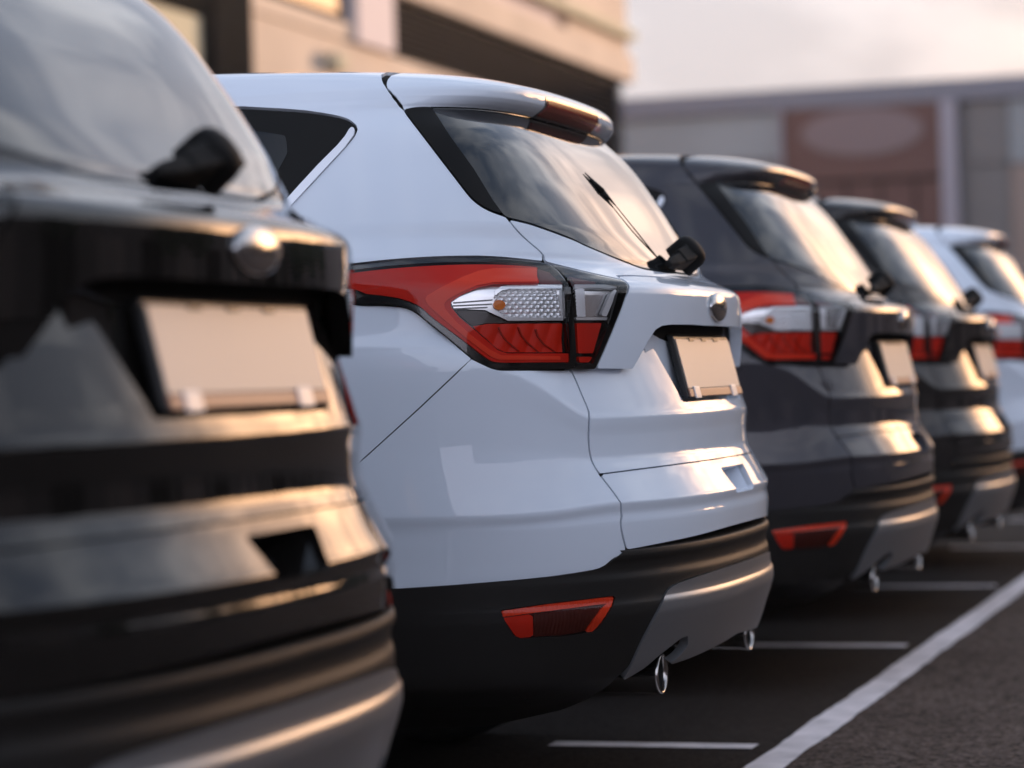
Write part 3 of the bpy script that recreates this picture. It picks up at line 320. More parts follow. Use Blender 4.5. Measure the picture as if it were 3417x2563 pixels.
 'strip':[(0.5105,1.1647),(0.4973,1.1629),(0.5051,1.1509),(0.5065,1.1411),(0.5056,1.1318),(0.5052,1.1242),(0.5046,1.1166),(0.5039,1.109),(0.5032,1.1015),(0.5024,1.0939),(0.5015,1.0863),(0.5006,1.0788),(0.5001,1.0707),(0.4996,1.0626),(0.4991,1.0545),(0.4986,1.0464),(0.4981,1.0383),(0.4975,1.0302),(0.4968,1.0221),(0.496,1.014),(0.4952,1.0059),(0.4943,0.9978),(0.5038,0.9977),(0.5132,0.9976),(0.5142,1.0055),(0.5152,1.0135),(0.516,1.0215),(0.5168,1.0294),(0.5176,1.0374),(0.5183,1.0454),(0.5189,1.0534),(0.5195,1.0613),(0.5201,1.0693),(0.5207,1.0773),(0.5213,1.0852),(0.5219,1.0935),(0.5224,1.1018),(0.5229,1.1101),(0.5233,1.1184),(0.5235,1.1268),(0.5236,1.1351),(0.523,1.1441),(0.5199,1.1538),(0.5105,1.1647)],
 'dots':[(0.5193,1.0758),(0.5107,1.0757),(0.5102,1.0679),(0.5096,1.0601),(0.5091,1.0524),(0.5086,1.0446),(0.508,1.0369),(0.5073,1.0291),(0.5066,1.0213),(0.5152,1.0215),(0.5159,1.0292),(0.5166,1.037),(0.5172,1.0448),(0.5177,1.0525),(0.5182,1.0603),(0.5187,1.068),(0.5193,1.0758)],
 'in_redtop':[(0.4449,1.1964),(0.4356,1.1945),(0.4264,1.1924),(0.4171,1.1904),(0.4104,1.1883),(0.4037,1.1863),(0.3969,1.1844),(0.3903,1.1825),(0.3841,1.1806),(0.416,1.1708),(0.4283,1.1705),(0.4402,1.1702),(0.452,1.1699),(0.4634,1.1697),(0.4747,1.1694),(0.4637,1.1785),(0.4538,1.1871),(0.4449,1.1964)],
 'in_clear':[(0.4639,1.1748),(0.4535,1.175),(0.4429,1.1752),(0.4321,1.1754),(0.421,1.1757),(0.4098,1.1759),(0.3983,1.1762),(0.3866,1.1765),(0.3746,1.1768),(0.3624,1.1772),(0.3498,1.1775),(0.3369,1.1779),(0.3237,1.1783),(0.3558,1.1644),(0.371,1.1471),(0.3765,1.1353),(0.3805,1.127),(0.3843,1.1186),(0.3879,1.1102),(0.3913,1.102),(0.3946,1.0938),(0.3978,1.0856),(0.4096,1.0857),(0.4212,1.0858),(0.4326,1.0858),(0.4438,1.0859),(0.4548,1.086),(0.4657,1.0861),(0.4764,1.0863),(0.4869,1.0864),(0.4877,1.0945),(0.4885,1.1026),(0.4891,1.1107),(0.4897,1.1189),(0.4901,1.1272),(0.4904,1.1353),(0.4896,1.1462),(0.4819,1.1618),(0.4639,1.1748)],
 'in_diamond':[(0.4869,1.1568),(0.4743,1.157),(0.4614,1.1572),(0.4664,1.1439),(0.4671,1.1339),(0.4671,1.1255),(0.467,1.117),(0.4667,1.1085),(0.4663,1.1002),(0.4658,1.0919),(0.4775,1.092),(0.489,1.0921),(0.4898,1.1004),(0.4905,1.1087),(0.491,1.1172),(0.4915,1.1256),(0.4917,1.134),(0.4913,1.1439),(0.4869,1.1568)],
 'in_white':[(0.3748,1.151),(0.3833,1.1451),(0.3903,1.1354),(0.3962,1.1273),(0.4018,1.1193),(0.4073,1.1113),(0.4125,1.1034),(0.4177,1.0955),(0.4089,1.0945),(0.4049,1.1021),(0.4008,1.1097),(0.3965,1.1174),(0.3921,1.1251),(0.3875,1.1328),(0.3824,1.1415),(0.3748,1.151)],
 'in_redlow':[(0.4897,1.0789),(0.4789,1.0787),(0.4679,1.0786),(0.4567,1.0785),(0.4453,1.0784),(0.4337,1.0783),(0.4219,1.0782),(0.4248,1.0703),(0.4278,1.0624),(0.4307,1.0544),(0.4337,1.0465),(0.4365,1.0386),(0.4393,1.0307),(0.4419,1.0228),(0.4445,1.0149),(0.4549,1.0151),(0.4651,1.0152),(0.4752,1.0154),(0.4851,1.0156),(0.4859,1.0235),(0.4866,1.0314),(0.4872,1.0393),(0.4877,1.0472),(0.4882,1.0552),(0.4887,1.0631),(0.4892,1.071),(0.4897,1.0789)],
 'in_redbot':[(0.4831,1.0081),(0.4707,1.0078),(0.4581,1.0076),(0.4453,1.0074),(0.4548,0.9956),(0.4675,0.9959),(0.4799,0.9961),(0.4831,1.0081)],
 'rf_top':[(0.7169,0.4941),(0.7107,0.4949),(0.7043,0.4957),(0.6979,0.4964),(0.6914,0.4971),(0.6848,0.4978),(0.6782,0.4985),(0.6716,0.4991),(0.6648,0.4997),(0.658,0.5004),(0.6511,0.5011),(0.6442,0.5018),(0.6371,0.5024),(0.6299,0.5031),(0.6226,0.5035),(0.6152,0.504),(0.6076,0.5044),(0.6,0.5048),(0.5923,0.5052),(0.5844,0.5055),(0.5765,0.5059),(0.5684,0.5062),(0.5603,0.5066),(0.552,0.5069),(0.5436,0.5072),(0.5351,0.5075),(0.5265,0.5077),(0.5177,0.508),(0.5089,0.5082),(0.4999,0.5084),(0.4908,0.5086),(0.4815,0.5088),(0.4721,0.5089),(0.4779,0.5024),(0.4845,0.4968),(0.4959,0.4968),(0.507,0.4968),(0.516,0.4965),(0.5249,0.4962),(0.5337,0.4959),(0.5424,0.4955),(0.551,0.4952),(0.5595,0.4948),(0.5678,0.4944),(0.5761,0.4939),(0.5842,0.4935),(0.5922,0.493),(0.6002,0.4925),(0.6083,0.4919),(0.6163,0.4912),(0.6242,0.4905),(0.632,0.4898),(0.6396,0.4891),(0.6471,0.4883),(0.6544,0.4875),(0.6616,0.4867),(0.6686,0.4861),(0.6755,0.4854),(0.6824,0.4847),(0.6891,0.484),(0.6957,0.4833),(0.7023,0.4826),(0.7087,0.4819),(0.7151,0.4811),(0.7169,0.4941)],
 'rf_side':[(0.4721,0.5089),(0.4765,0.5019),(0.4821,0.4958),(0.4893,0.4879),(0.4948,0.4811),(0.5001,0.4747),(0.5049,0.4679),(0.5084,0.4609),(0.5113,0.4543),(0.5161,0.4486),(0.5208,0.4427),(0.5253,0.4368),(0.5366,0.4374),(0.5475,0.4379),(0.5441,0.4443),(0.5405,0.4507),(0.5369,0.457),(0.5333,0.4635),(0.5288,0.4704),(0.5233,0.4768),(0.5174,0.483),(0.5108,0.4902),(0.4941,0.4982),(0.483,0.5033),(0.4721,0.5089)],
 'rf_left':[(0.7152,0.4791),(0.7085,0.4799),(0.7017,0.4807),(0.6949,0.4814),(0.6879,0.4822),(0.6808,0.4829),(0.6736,0.4836),(0.6663,0.4843),(0.6618,0.4824),(0.6621,0.4746),(0.6617,0.4663),(0.6603,0.4582),(0.6586,0.4503),(0.657,0.4423),(0.6551,0.4343),(0.6631,0.4343),(0.671,0.4342),(0.6787,0.4341),(0.6901,0.4398),(0.6948,0.4464),(0.6994,0.4528),(0.704,0.4594),(0.7084,0.4661),(0.712,0.4728),(0.7152,0.4791)],
 'rf_dark':[(0.6597,0.4855),(0.6527,0.4862),(0.6455,0.4868),(0.6383,0.4877),(0.6309,0.4887),(0.6233,0.4896),(0.6156,0.4904),(0.6077,0.4911),(0.5997,0.4918),(0.5911,0.4924),(0.5824,0.4929),(0.5736,0.4934),(0.5646,0.4938),(0.5556,0.4943),(0.5463,0.4946),(0.537,0.495),(0.5275,0.4953),(0.518,0.4956),(0.5082,0.4959),(0.5112,0.4909),(0.5175,0.4833),(0.5229,0.4773),(0.528,0.4711),(0.5321,0.4642),(0.5354,0.4577),(0.5386,0.4517),(0.5418,0.4456),(0.5449,0.4394),(0.5534,0.4384),(0.5618,0.4373),(0.5701,0.4363),(0.5782,0.4352),(0.5862,0.4341),(0.5942,0.433),(0.602,0.433),(0.6097,0.4331),(0.6173,0.4331),(0.6248,0.4331),(0.6322,0.4331),(0.6395,0.4331),(0.6466,0.433),(0.6537,0.433),(0.6556,0.4417),(0.6572,0.4504),(0.6589,0.4589),(0.6602,0.468),(0.6601,0.477),(0.6597,0.4855)],
 'tube':[(0.5198,1.2024),(0.53,1.2021),(0.5399,1.2019),(0.5497,1.2016),(0.5594,1.2014),(0.5688,1.2013),(0.5781,1.2011),(0.5872,1.2009),(0.5962,1.2008),(0.6051,1.2007),(0.6137,1.2006),(0.6223,1.2005),(0.632,1.199),(0.6416,1.1975),(0.6509,1.1961),(0.6601,1.1946),(0.6712,1.1913),(0.682,1.188),(0.6924,1.1849),(0.7028,1.1819),(0.714,1.1782),(0.7251,1.1743),(0.7356,1.1705),(0.7452,1.1665),(0.7538,1.1627),(0.7617,1.1591),(0.7691,1.1547),(0.7756,1.1505),(0.7815,1.1465),(0.7872,1.1424),(0.7908,1.1348),(0.7878,1.124),(0.7833,1.118),(0.7788,1.112),(0.7741,1.106),(0.7694,1.1),(0.7646,1.094),(0.7602,1.089),(0.7557,1.084),(0.7512,1.079),(0.7466,1.074),(0.742,1.069),(0.7373,1.064),(0.7325,1.059),(0.7278,1.054),(0.7229,1.049),(0.718,1.044),(0.7124,1.0389),(0.7066,1.0337),(0.7008,1.0285),(0.6948,1.0234),(0.6888,1.0182),(0.6827,1.013),(0.6742,1.0097),(0.6655,1.0064),(0.6582,1.0062),(0.6508,1.0059),(0.6433,1.0057),(0.6356,1.0055),(0.6279,1.0053),(0.62,1.0051),(0.6121,1.0049),(0.604,1.0047),(0.5958,1.0045),(0.5875,1.0043),(0.5791,1.004),(0.5705,1.0038),(0.5618,1.0036),(0.5531,1.0034),(0.5441,1.0032),(0.5351,1.003),(0.5355,1.0111),(0.5443,1.0113),(0.553,1.0116),(0.5616,1.0119),(0.5701,1.0121),(0.5784,1.0124),(0.5867,1.0127),(0.5948,1.013),(0.6028,1.0132),(0.6107,1.0135),(0.6185,1.0138),(0.6261,1.0141),(0.6337,1.0143),(0.6412,1.0146),(0.6486,1.0149),(0.6558,1.0152),(0.663,1.0155),(0.6708,1.0199),(0.6784,1.0243),(0.6859,1.0287),(0.692,1.0341),(0.6981,1.0394),(0.704,1.0448),(0.7098,1.0502),(0.7156,1.0556),(0.7203,1.0607),(0.725,1.0659),(0.7297,1.0711),(0.7343,1.0762),(0.7389,1.0814),(0.7434,1.0865),(0.7479,1.0933),(0.7524,1.1001),(0.7569,1.1069),(0.7612,1.1137),(0.7627,1.1245),(0.7574,1.132),(0.751,1.1363),(0.7444,1.1408),(0.7373,1.1452),(0.7311,1.1482),(0.7246,1.1511),(0.7177,1.1543),(0.7101,1.1576),(0.7019,1.1609),(0.693,1.1624),(0.6839,1.164),(0.6744,1.1656),(0.6645,1.1674),(0.6574,1.1674),(0.6502,1.1675),(0.6429,1.1675),(0.6355,1.1676),(0.628,1.1676),(0.6203,1.1677),(0.6126,1.1678),(0.6047,1.1679),(0.5968,1.168),(0.5887,1.1681),(0.5804,1.1682),(0.5721,1.1683),(0.5538,1.1795),(0.5364,1.1906),(0.5198,1.2024)],
 'smoke_end':[(0.5035,1.2089),(0.4966,1.2059),(0.4901,1.2028),(0.484,1.1996),(0.4869,1.1929),(0.4903,1.1861),(0.4942,1.18),(0.4999,1.1735),(0.5039,1.1701),(0.514,1.17),(0.524,1.1699),(0.5337,1.1698),(0.5433,1.1697),(0.5528,1.1696),(0.5621,1.1695),(0.5455,1.1797),(0.5307,1.1891),(0.5162,1.1993),(0.5035,1.2089)],
 'fin_a':[(0.7499,1.1281),(0.7439,1.1284),(0.7377,1.1287),(0.7315,1.1291),(0.7251,1.1295),(0.7187,1.1298),(0.7121,1.1302),(0.7055,1.1305),(0.6988,1.1309),(0.6919,1.1313),(0.685,1.1317),(0.6779,1.132),(0.678,1.1299),(0.685,1.1295),(0.6918,1.1291),(0.6985,1.1287),(0.7052,1.1283),(0.7117,1.1279),(0.7182,1.1275),(0.7245,1.1271),(0.7308,1.1267),(0.7369,1.1263),(0.743,1.1259),(0.749,1.1256)],
 'fin_b':[(0.7505,1.1219),(0.7445,1.1221),(0.7384,1.1222),(0.7322,1.1223),(0.7259,1.1224),(0.7195,1.1226),(0.713,1.1227),(0.7064,1.1229),(0.6997,1.123),(0.6929,1.1231),(0.686,1.1233),(0.679,1.1234),(0.6791,1.1213),(0.686,1.1211),(0.6928,1.1209),(0.6995,1.1207),(0.706,1.1206),(0.7125,1.1204),(0.7189,1.1202),(0.7253,1.1201),(0.7315,1.1199),(0.7376,1.1197),(0.7436,1.1196),(0.7496,1.1194)],
 'fin_c':[(0.7486,1.1157),(0.7423,1.1158),(0.7359,1.1159),(0.7294,1.1161),(0.7228,1.1162),(0.7161,1.1163),(0.7093,1.1165),(0.7024,1.1166),(0.6953,1.1167),(0.6882,1.1169),(0.6876,1.1147),(0.6946,1.1145),(0.7015,1.1143),(0.7082,1.1141),(0.7149,1.114),(0.7215,1.1138),(0.7279,1.1136),(0.7343,1.1135),(0.7405,1.1133),(0.7467,1.1131)],
 'bar_a':[(0.6711,1.1521),(0.6526,1.1629),(0.6441,1.164),(0.6353,1.1653),(0.6271,1.1656),(0.6188,1.1659),(0.6103,1.1662),(0.6017,1.1665),(0.5929,1.1669),(0.584,1.1672),(0.575,1.1676),(0.5658,1.1679),(0.5565,1.1683),(0.547,1.1686),(0.5374,1.169),(0.5276,1.1693),(0.5176,1.1697),(0.5074,1.1701),(0.5212,1.1576),(0.5306,1.1574),(0.5399,1.1573),(0.549,1.1572),(0.558,1.1571),(0.5668,1.157),(0.5755,1.1569),(0.5841,1.1568),(0.5926,1.1567),(0.6009,1.1566),(0.6091,1.1566),(0.6172,1.1565),(0.6252,1.1565),(0.6331,1.1565),(0.6408,1.1564),(0.6508,1.1531),(0.6599,1.1505),(0.6671,1.1451),(0.6737,1.1396)],
 'bar_b':[(0.6885,1.1111),(0.6759,1.1107),(0.6694,1.1052),(0.6629,1.0997),(0.6555,1.0963),(0.648,1.0929),(0.6406,1.0927),(0.6331,1.0925),(0.6255,1.0923),(0.6178,1.0922),(0.61,1.092),(0.6021,1.0918),(0.594,1.0917),(0.5859,1.0915),(0.5776,1.0914),(0.5693,1.0912),(0.5608,1.0911),(0.5522,1.0909),(0.5434,1.0908),(0.5346,1.0907),(0.5256,1.0905),(0.5248,1.0849),(0.5339,1.085),(0.5428,1.0851),(0.5515,1.0852),(0.5602,1.0853),(0.5687,1.0854),(0.5772,1.0855),(0.5855,1.0857),(0.5937,1.0858),(0.6018,1.0859),(0.6097,1.086),(0.6176,1.0862),(0.6253,1.0863),(0.633,1.0864),(0.6405,1.0866),(0.648,1.0867),(0.655,1.0902),(0.6619,1.0936),(0.6687,1.0971),(0.6754,1.1005),(0.682,1.104),(0.6886,1.1074)],
 'arc0':[(0.668,1.0748),(0.6635,1.0622),(0.6582,1.0543),(0.6529,1.0464),(0.646,1.0405),(0.639,1.0345),(0.6319,1.0285),(0.6247,1.0225),(0.6212,1.0224),(0.6285,1.0284),(0.6356,1.0344),(0.6427,1.0404),(0.6496,1.0463),(0.6549,1.0542),(0.6602,1.0621),(0.6648,1.0747)],
 'arc1':[(0.6278,1.0737),(0.6245,1.0651),(0.6212,1.0565),(0.6153,1.0493),(0.6092,1.0422),(0.6025,1.0366),(0.5958,1.0311),(0.5889,1.0255),(0.582,1.0199),(0.5782,1.0198),(0.5852,1.0254),(0.5921,1.031),(0.5989,1.0366),(0.6056,1.0421),(0.6117,1.0492),(0.6177,1.0564),(0.621,1.065),(0.6243,1.0736)],
 'arc2':[(0.5897,1.0682),(0.5871,1.0604),(0.5845,1.0525),(0.5776,1.0446),(0.5705,1.0367),(0.5634,1.0323),(0.5562,1.0278),(0.549,1.0234),(0.5416,1.0189),(0.5376,1.0189),(0.545,1.0233),(0.5523,1.0277),(0.5596,1.0322),(0.5667,1.0366),(0.5738,1.0445),(0.5807,1.0524),(0.5834,1.0603),(0.586,1.0681)],
 'in_bar_a':[(0.4802,1.1672),(0.4703,1.1673),(0.4603,1.1674),(0.4501,1.1676),(0.4397,1.1678),(0.4291,1.168),(0.4183,1.1682),(0.4073,1.1684),(0.3961,1.1686),(0.3846,1.1689),(0.3729,1.1692),(0.3609,1.1694),(0.3487,1.1698),(0.3667,1.1596),(0.379,1.1592),(0.3912,1.1589),(0.4031,1.1587),(0.4147,1.1584),(0.4262,1.1581),(0.4374,1.1579),(0.4484,1.1577),(0.4592,1.1575),(0.4699,1.1573),(0.4803,1.1571),(0.4906,1.1569)],
 'in_bar_b':[(0.4946,1.0907),(0.4841,1.0906),(0.4735,1.0906),(0.4628,1.0906),(0.4518,1.0906),(0.4407,1.0906),(0.4294,1.0906),(0.4179,1.0906),(0.4062,1.0906),(0.4088,1.0844),(0.4199,1.0844),(0.4308,1.0845),(0.4416,1.0846),(0.4522,1.0846),(0.4626,1.0847),(0.4729,1.0848),(0.483,1.0849),(0.493,1.085)],
 'in_white2':[(0.373,1.1528),(0.3781,1.1526),(0.3954,1.1424),(0.4011,1.1336),(0.4063,1.1257),(0.4113,1.1179),(0.4161,1.11),(0.4208,1.1023),(0.4253,1.0945),(0.4097,1.0919)],
 'rim_in':[(0.4602,1.1895),(0.453,1.1875),(0.4459,1.1854),(0.4388,1.1834),(0.432,1.1814),(0.4255,1.1794),(0.4191,1.1773),(0.4126,1.1752),(0.406,1.1732),(0.4001,1.1709),(0.3936,1.1687),(0.3865,1.1665),(0.3785,1.1644),(0.3702,1.1623),(0.3616,1.1602),(0.3687,1.1564),(0.3784,1.1476),(0.3845,1.1394),(0.3886,1.1311),(0.3925,1.1229),(0.3962,1.1147),(0.3997,1.1066),(0.4031,1.0984),(0.4064,1.0902),(0.4102,1.0827),(0.414,1.0752),(0.4178,1.0678),(0.4215,1.0603),(0.4253,1.0528),(0.429,1.0454),(0.4326,1.0379),(0.4361,1.0305),(0.4395,1.023),(0.4429,1.0156),(0.4465,1.0084),(0.4502,1.0012),(0.4537,0.994),(0.4635,0.9942),(0.4731,0.9944),(0.4826,0.9946),(0.4919,0.9948),(0.4931,1.0023),(0.4942,1.0098),(0.4953,1.0174),(0.4964,1.0249),(0.4973,1.0324),(0.4982,1.0399),(0.4991,1.0475),(0.4998,1.0554),(0.5006,1.0632),(0.5013,1.0711),(0.5021,1.079),(0.5028,1.0869),(0.5035,1.0948),(0.5041,1.1027),(0.5047,1.1106),(0.5052,1.1185),(0.5056,1.1264),(0.5058,1.1343),(0.5073,1.1436),(0.5063,1.1531),(0.4993,1.1633),(0.4821,1.1759),(0.4602,1.1895)],
 'mould':[(0.8283,1.5027),(0.8221,1.5071),(0.818,1.5066),(0.8179,1.5009),(0.8234,1.4901),(0.8295,1.4837),(0.8351,1.4773),(0.8403,1.4709),(0.8451,1.4646),(0.8501,1.4589),(0.8548,1.4531),(0.8592,1.4474),(0.8635,1.4417),(0.8675,1.4361),(0.8714,1.4304),(0.8751,1.4247),(0.8787,1.419),(0.8823,1.4133),(0.8857,1.4077),(0.8891,1.402),(0.8925,1.3963),(0.8957,1.3907),(0.8989,1.3851),(0.902,1.3795),(0.9049,1.3739),(0.9081,1.3677),(0.9112,1.3615),(0.9142,1.3553),(0.917,1.3491),(0.9197,1.3429),(0.9223,1.3367),(0.9247,1.3304),(0.9277,1.3349),(0.9306,1.3393),(0.9285,1.3449),(0.9264,1.3505),(0.9241,1.3561),(0.9218,1.3616),(0.9194,1.3672),(0.9169,1.3728),(0.9143,1.3784),(0.9117,1.384),(0.9086,1.3902),(0.9053,1.3965),(0.902,1.4028),(0.8986,1.4091),(0.8952,1.4154),(0.8917,1.4218),(0.8881,1.4281),(0.8843,1.4339),(0.8804,1.4398),(0.8762,1.4456),(0.8719,1.4514),(0.8673,1.4573),(0.8624,1.4631),(0.8572,1.469),(0.852,1.4755),(0.8463,1.4821),(0.8402,1.4886),(0.8345,1.4957),(0.8283,1.5027)],
}


class Arc:
    """arc length along a surface's girth, used as the flat metric for cutting panels"""
    def __init__(s, S, v):
        t = np.unique(np.concatenate([np.linspace(0, 2.5, 6000), 1-np.logspace(-7, -2, 300), np.logspace(-7, -2, 200)]))
        P = S(t, np.full(len(t), v)); d = np.linalg.norm(np.diff(P, axis=0), axis=1)
        s.t = np.concatenate([[-1.0], t]); s.a = np.concatenate([[-1.5], [0], np.cumsum(d)]); s.end = s.a[-1]; s.t = np.append(s.t, 3.0); s.a = np.append(s.a, s.end+1.0)
    def a_of(s, t): return np.interp(np.abs(t), s.t, s.a)*np.where(np.asarray(t) < 0, -1, 1)
    def t_of(s, a): return np.interp(a, s.a, s.t)
for S_, v_ in ((LOW, .80), (UP, 1.25), (CLAD, .5)):
    S_.arc = Arc(S_, v_)
    vv = np.linspace(S_.v[0], S_.v[-1], 4000); P_ = S_(np.full(4000, .3), vv); S_.vv = vv
    S_.va = np.concatenate([[0], np.cumsum(np.linalg.norm(np.diff(P_, axis=0), axis=1))])
def sdf(S, poly):
    Q = np.array(poly, float); Q = np.stack([S.arc.a_of(Q[:, 0]), Q[:, 1]], 1); A = Q; B = np.roll(Q, -1, 0)
    def f(a, v):
        out = np.full(len(a), 1e9); ins = np.zeros(len(a), bool)
        for p, q in zip(A, B):
            e = q-p; L = e@e
            if L < 1e-14: continue
            k = np.clip(((a-p[0])*e[0]+(v-p[1])*e[1])/L, 0, 1)
            out = np.minimum(out, np.hypot(a-p[0]-k*e[0], v-p[1]-k*e[1]))
            c = (p[1] > v) != (q[1] > v)
            if e[1] != 0: ins ^= c & (a < (q[0]-p[0])*(v-p[1])/(q[1]-p[1])+p[0])
        return np.where(ins, -out, out)
    return f
def surf_normal(S, t, v):
    t = np.clip(t, 2e-3, 2.498); e = 4e-4
    n = np.cross(S(t, v+e)-S(t, v-e), S(t+e, v)-S(t-e, v)); n /= np.linalg.norm(n, axis=-1, keepdims=True)+1e-12
    return n
def patch(name, S, inside, outside=(), gap=.0025, da=.007, dv=.006, off=0., lip=.010, mat='paint_white', parent=None, side='both', tmax=None, extra=None, disp=None, depth_fn=None, also=None):
    """one panel: the part of surface S inside the outline and outside the others"""
    ins = np.array(inside, float)
    a0, a1 = max(0, S.arc.a_of(ins[:, 0].min())-.02), S.arc.a_of(ins[:, 0].max())+.02
    v0, v1 = max(S.v[0], ins[:, 1].min()-.02), min(S.v[-1], ins[:, 1].max()+.02)
    lim = S.arc.a_of(1.0)+.05
    ag = np.arange(a0, min(a1, lim)+da, da) if a0 < lim else np.arange(a0, a1+.03, .03)
    if a1 > lim > a0: ag = np.concatenate([ag, np.linspace(ag[-1]+da, a1, max(3, int((a1-lim)/.07)))])
    s0, s1 = np.interp([v0, v1], S.vv, S.va); vg = np.interp(np.linspace(s0, s1, max(4, int((s1-s0)/dv))), S.va, S.vv)
    ag = np.unique(np.minimum(ag, S.arc.end)); tg = np.minimum(S.arc.t_of(ag), 2.5); tg[0] = 0. if a0 == 0 else tg[0]
    Tm, Vm = np.meshgrid(tg, vg, indexing='ij'); Am = np.meshgrid(ag, vg, indexing='ij')[0]
    na, nv = Tm.shape; T = Tm.ravel(); V = Vm.ravel(); A = Am.ravel()
    G = sdf(S, inside)(A, V)+gap/2
    for o in outside: G = np.maximum(G, -sdf(S, o)(A, V)+gap/2)
    if also is not None: G = np.maximum(G, sdf(S, also)(A, V)+gap/2)
    if extra is not None: G = np.maximum(G, extra(S(T, V), T, V))
    idx = np.arange(na*nv).reshape(na, nv)
    quads = np.stack([idx[:-1, :-1], idx[:-1, 1:], idx[1:, 1:], idx[1:, :-1]], -1).reshape(-1, 4)
    gi = G[quads] < 0; full = gi.all(1); part = gi.any(1) & ~full
    faces = quads[full].tolist(); TT = T.tolist(); VV = V.tolist(); cache = {}
    for q in quads[part].tolist():
        new = []
        for i, j in zip(q, q[1:]+q[:1]):
            if G[i] < 0: new.append(i)
            if (G[i] < 0) != (G[j] < 0):
                k = (min(i, j), max(i, j))
                if k not in cache:
                    f = min(max(G[i]/(G[i]-G[j]), 1e-3), 1-1e-3)
                    TT.append(T[i]+(T[j]-T[i])*f); VV.append(V[i]+(V[j]-V[i])*f); cache[k] = len(TT)-1
                new.append(cache[k])
        if len(new) >= 3: faces.append(new)
    if not faces: raise RuntimeError('empty panel '+name)
    used = np.unique(np.concatenate([np.array(f) for f in faces])); remap = np.full(len(TT), -1); remap[used] = np.arange(len(used))
    T = np.array(TT)[used]; V = np.array(VV)[used]; faces = [[int(remap[i]) for i in f] for f in faces]
    P = S(T, V); N = surf_normal(S, T, V); cen = (T < 1e-9) | (T > 2.5-1e-9)
    N[cen, 0] = 0; N /= np.linalg.norm(N, axis=1, keepdims=True)
    d = off if disp is None else off+disp(P, T, V)
    Pd = P+N*(d if np.isscalar(d) else d[:, None])
    Pd[cen, 0] = 0
    if disp is not None: NN = None
    else: NN = N
    verts = Pd; nrm = N
    if lip:
        cnt = {}
        for f in faces:
            for i, j in zip(f, f[1:]+f[:1]): cnt[(i, j)] = 1
        be = [(i, j) for (i, j) in cnt if (j, i) not in cnt and not (cen[i] and cen[j])]
        bi = sorted({i for e in be for i in e}); m = {b: k for k, b in enumerate(bi)}; n0 = len(P); nb = len(bi)
        top = Pd[bi]; dep = np.full((nb, 1), lip) if depth_fn is None else depth_fn(Pd[bi])[:, None]
        bot = top-N[bi]*dep if depth_fn is None else top+np.array([0, 1, 0])*dep
        ln = np.zeros((nb, 3)); lf = []
        for i, j in be:
            e = Pd[j]-Pd[i]; c = np.cross(e, N[i]); c /= np.linalg.norm(c)+1e-12; ln[m[i]] += c; ln[m[j]] += c
            lf.append([n0+m[j], n0+m[i], n0+nb+m[i], n0+nb+m[j]])
        ln /= np.linalg.norm(ln, axis=1, keepdims=True)+1e-9
        verts = np.concatenate([Pd, top, bot]); nrm = np.concatenate([N, ln, ln]); faces = faces+lf
    out = []
    def emit(sg, vs_, ns_, fs_): return vs_*[sg, 1, 1], ns_*[sg, 1, 1], (fs_ if sg > 0 else [f[::-1] for f in fs_])
    if side == 'both':
        a = emit(1, verts, nrm, faces); b = emit(-1, verts, nrm, faces); k = len(verts)
        return mesh_obj(name, np.concatenate([a[0], b[0]]), list(a[2])+[[i+k for i in f] for f in b[2]], mat, parent, True, None if disp is not None else np.concatenate([a[1], b[1]]))
    a = emit(1 if side == 'L' else -1, verts, nrm, faces)
    return mesh_obj(name, a[0], a[2], mat, parent, True, None if disp is not None else a[1])

c = CV
def SV(t):
    v = np.linspace(1.58, 1.66, 1600); return float(v[np.argmin(np.abs(UP(np.full(1600, t), v)[:, 1]-.572))])
SEAM = [(-.3, SV(0)), (0, SV(0)), (.15, SV(.15)), (.3, SV(.3)), (.45, SV(.45)), (.52, SV(.52)), (.57, SV(.57)), (.61, SV(.61))]+c['gap_roof']+c['gap_glass']+c['gap_up']
GATE_UP = SEAM+c['gap_light'][1:]+[(.503, .93), (-.3, .93)]
LIGHT_OUT = c['light_out_top']+c['gap_light'][1:]+c['light_bot_up'][1:]+[(.93, 1.186)]
TIP = [(.935, 1.186), (2.6, 1.186)]
TIP_UP = [(.935, 1.186), (1.36, 1.186), (1.44, 1.06), (2.6, 1.06)]
BODY_UP = [(-.3, 1.69), (-.3, SV(0))]+SEAM[1:]+c['light_out_top'][::-1]+TIP_UP+[(2.6, 1.69)]
BODY_LOW = [(.4871, .9792)]+c['light_bot'][1:]+TIP+[(2.6, .45), (.95, .5437)]+c['paint_bot']+c['gap_low'][::-1]
DIAG = c['diag']
BUMPER_PAINT = [(.3, .35)]+[(.3, 1.0), (.60, 1.0)]+DIAG+[(.93, .74), (.93, .35)]
GLASS_TOP = [(.75, 1.5395), (.65, 1.5420), (.60, 1.5470), (.56, 1.5492), (.50, 1.5497), (-.3, 1.5497)]
SPOILER = GLASS_TOP+[(-.3, 1.629)]+SEAM[1:]
SPOILER = GLASS_TOP[::-1]+[(.75, 1.70), (-.3, 1.70)]
glass_bot = c['glass_bot'][:-6]+[(0, 1.2165), (-.3, 1.2165)]
GLASS_ALL = [(-.3, 1.5525), (.60, 1.5525), (.66, 1.545)]+c['gap_glass']+glass_bot
APPL = [(.75, 1.60)]+[(.5595, 1.60)]+c['appl']+[(.505, 1.25), (.75, 1.25)]
garn = c['garn'][:-7]+[(0, 1.1940), (-.3, 1.1940)]
garn_low = c['garn_low'][:-5]+[(0, 1.0735), (-.3, 1.0735)]
GATE_STRIP = [(-.3, 1.2165), (0, 1.2165)]+glass_bot[:-2][::-1]+c['gap_up']+c['light_in'][:18]+garn
LIGHT_IN = c['gap_light'][1:]+c['light_in'][::-1]
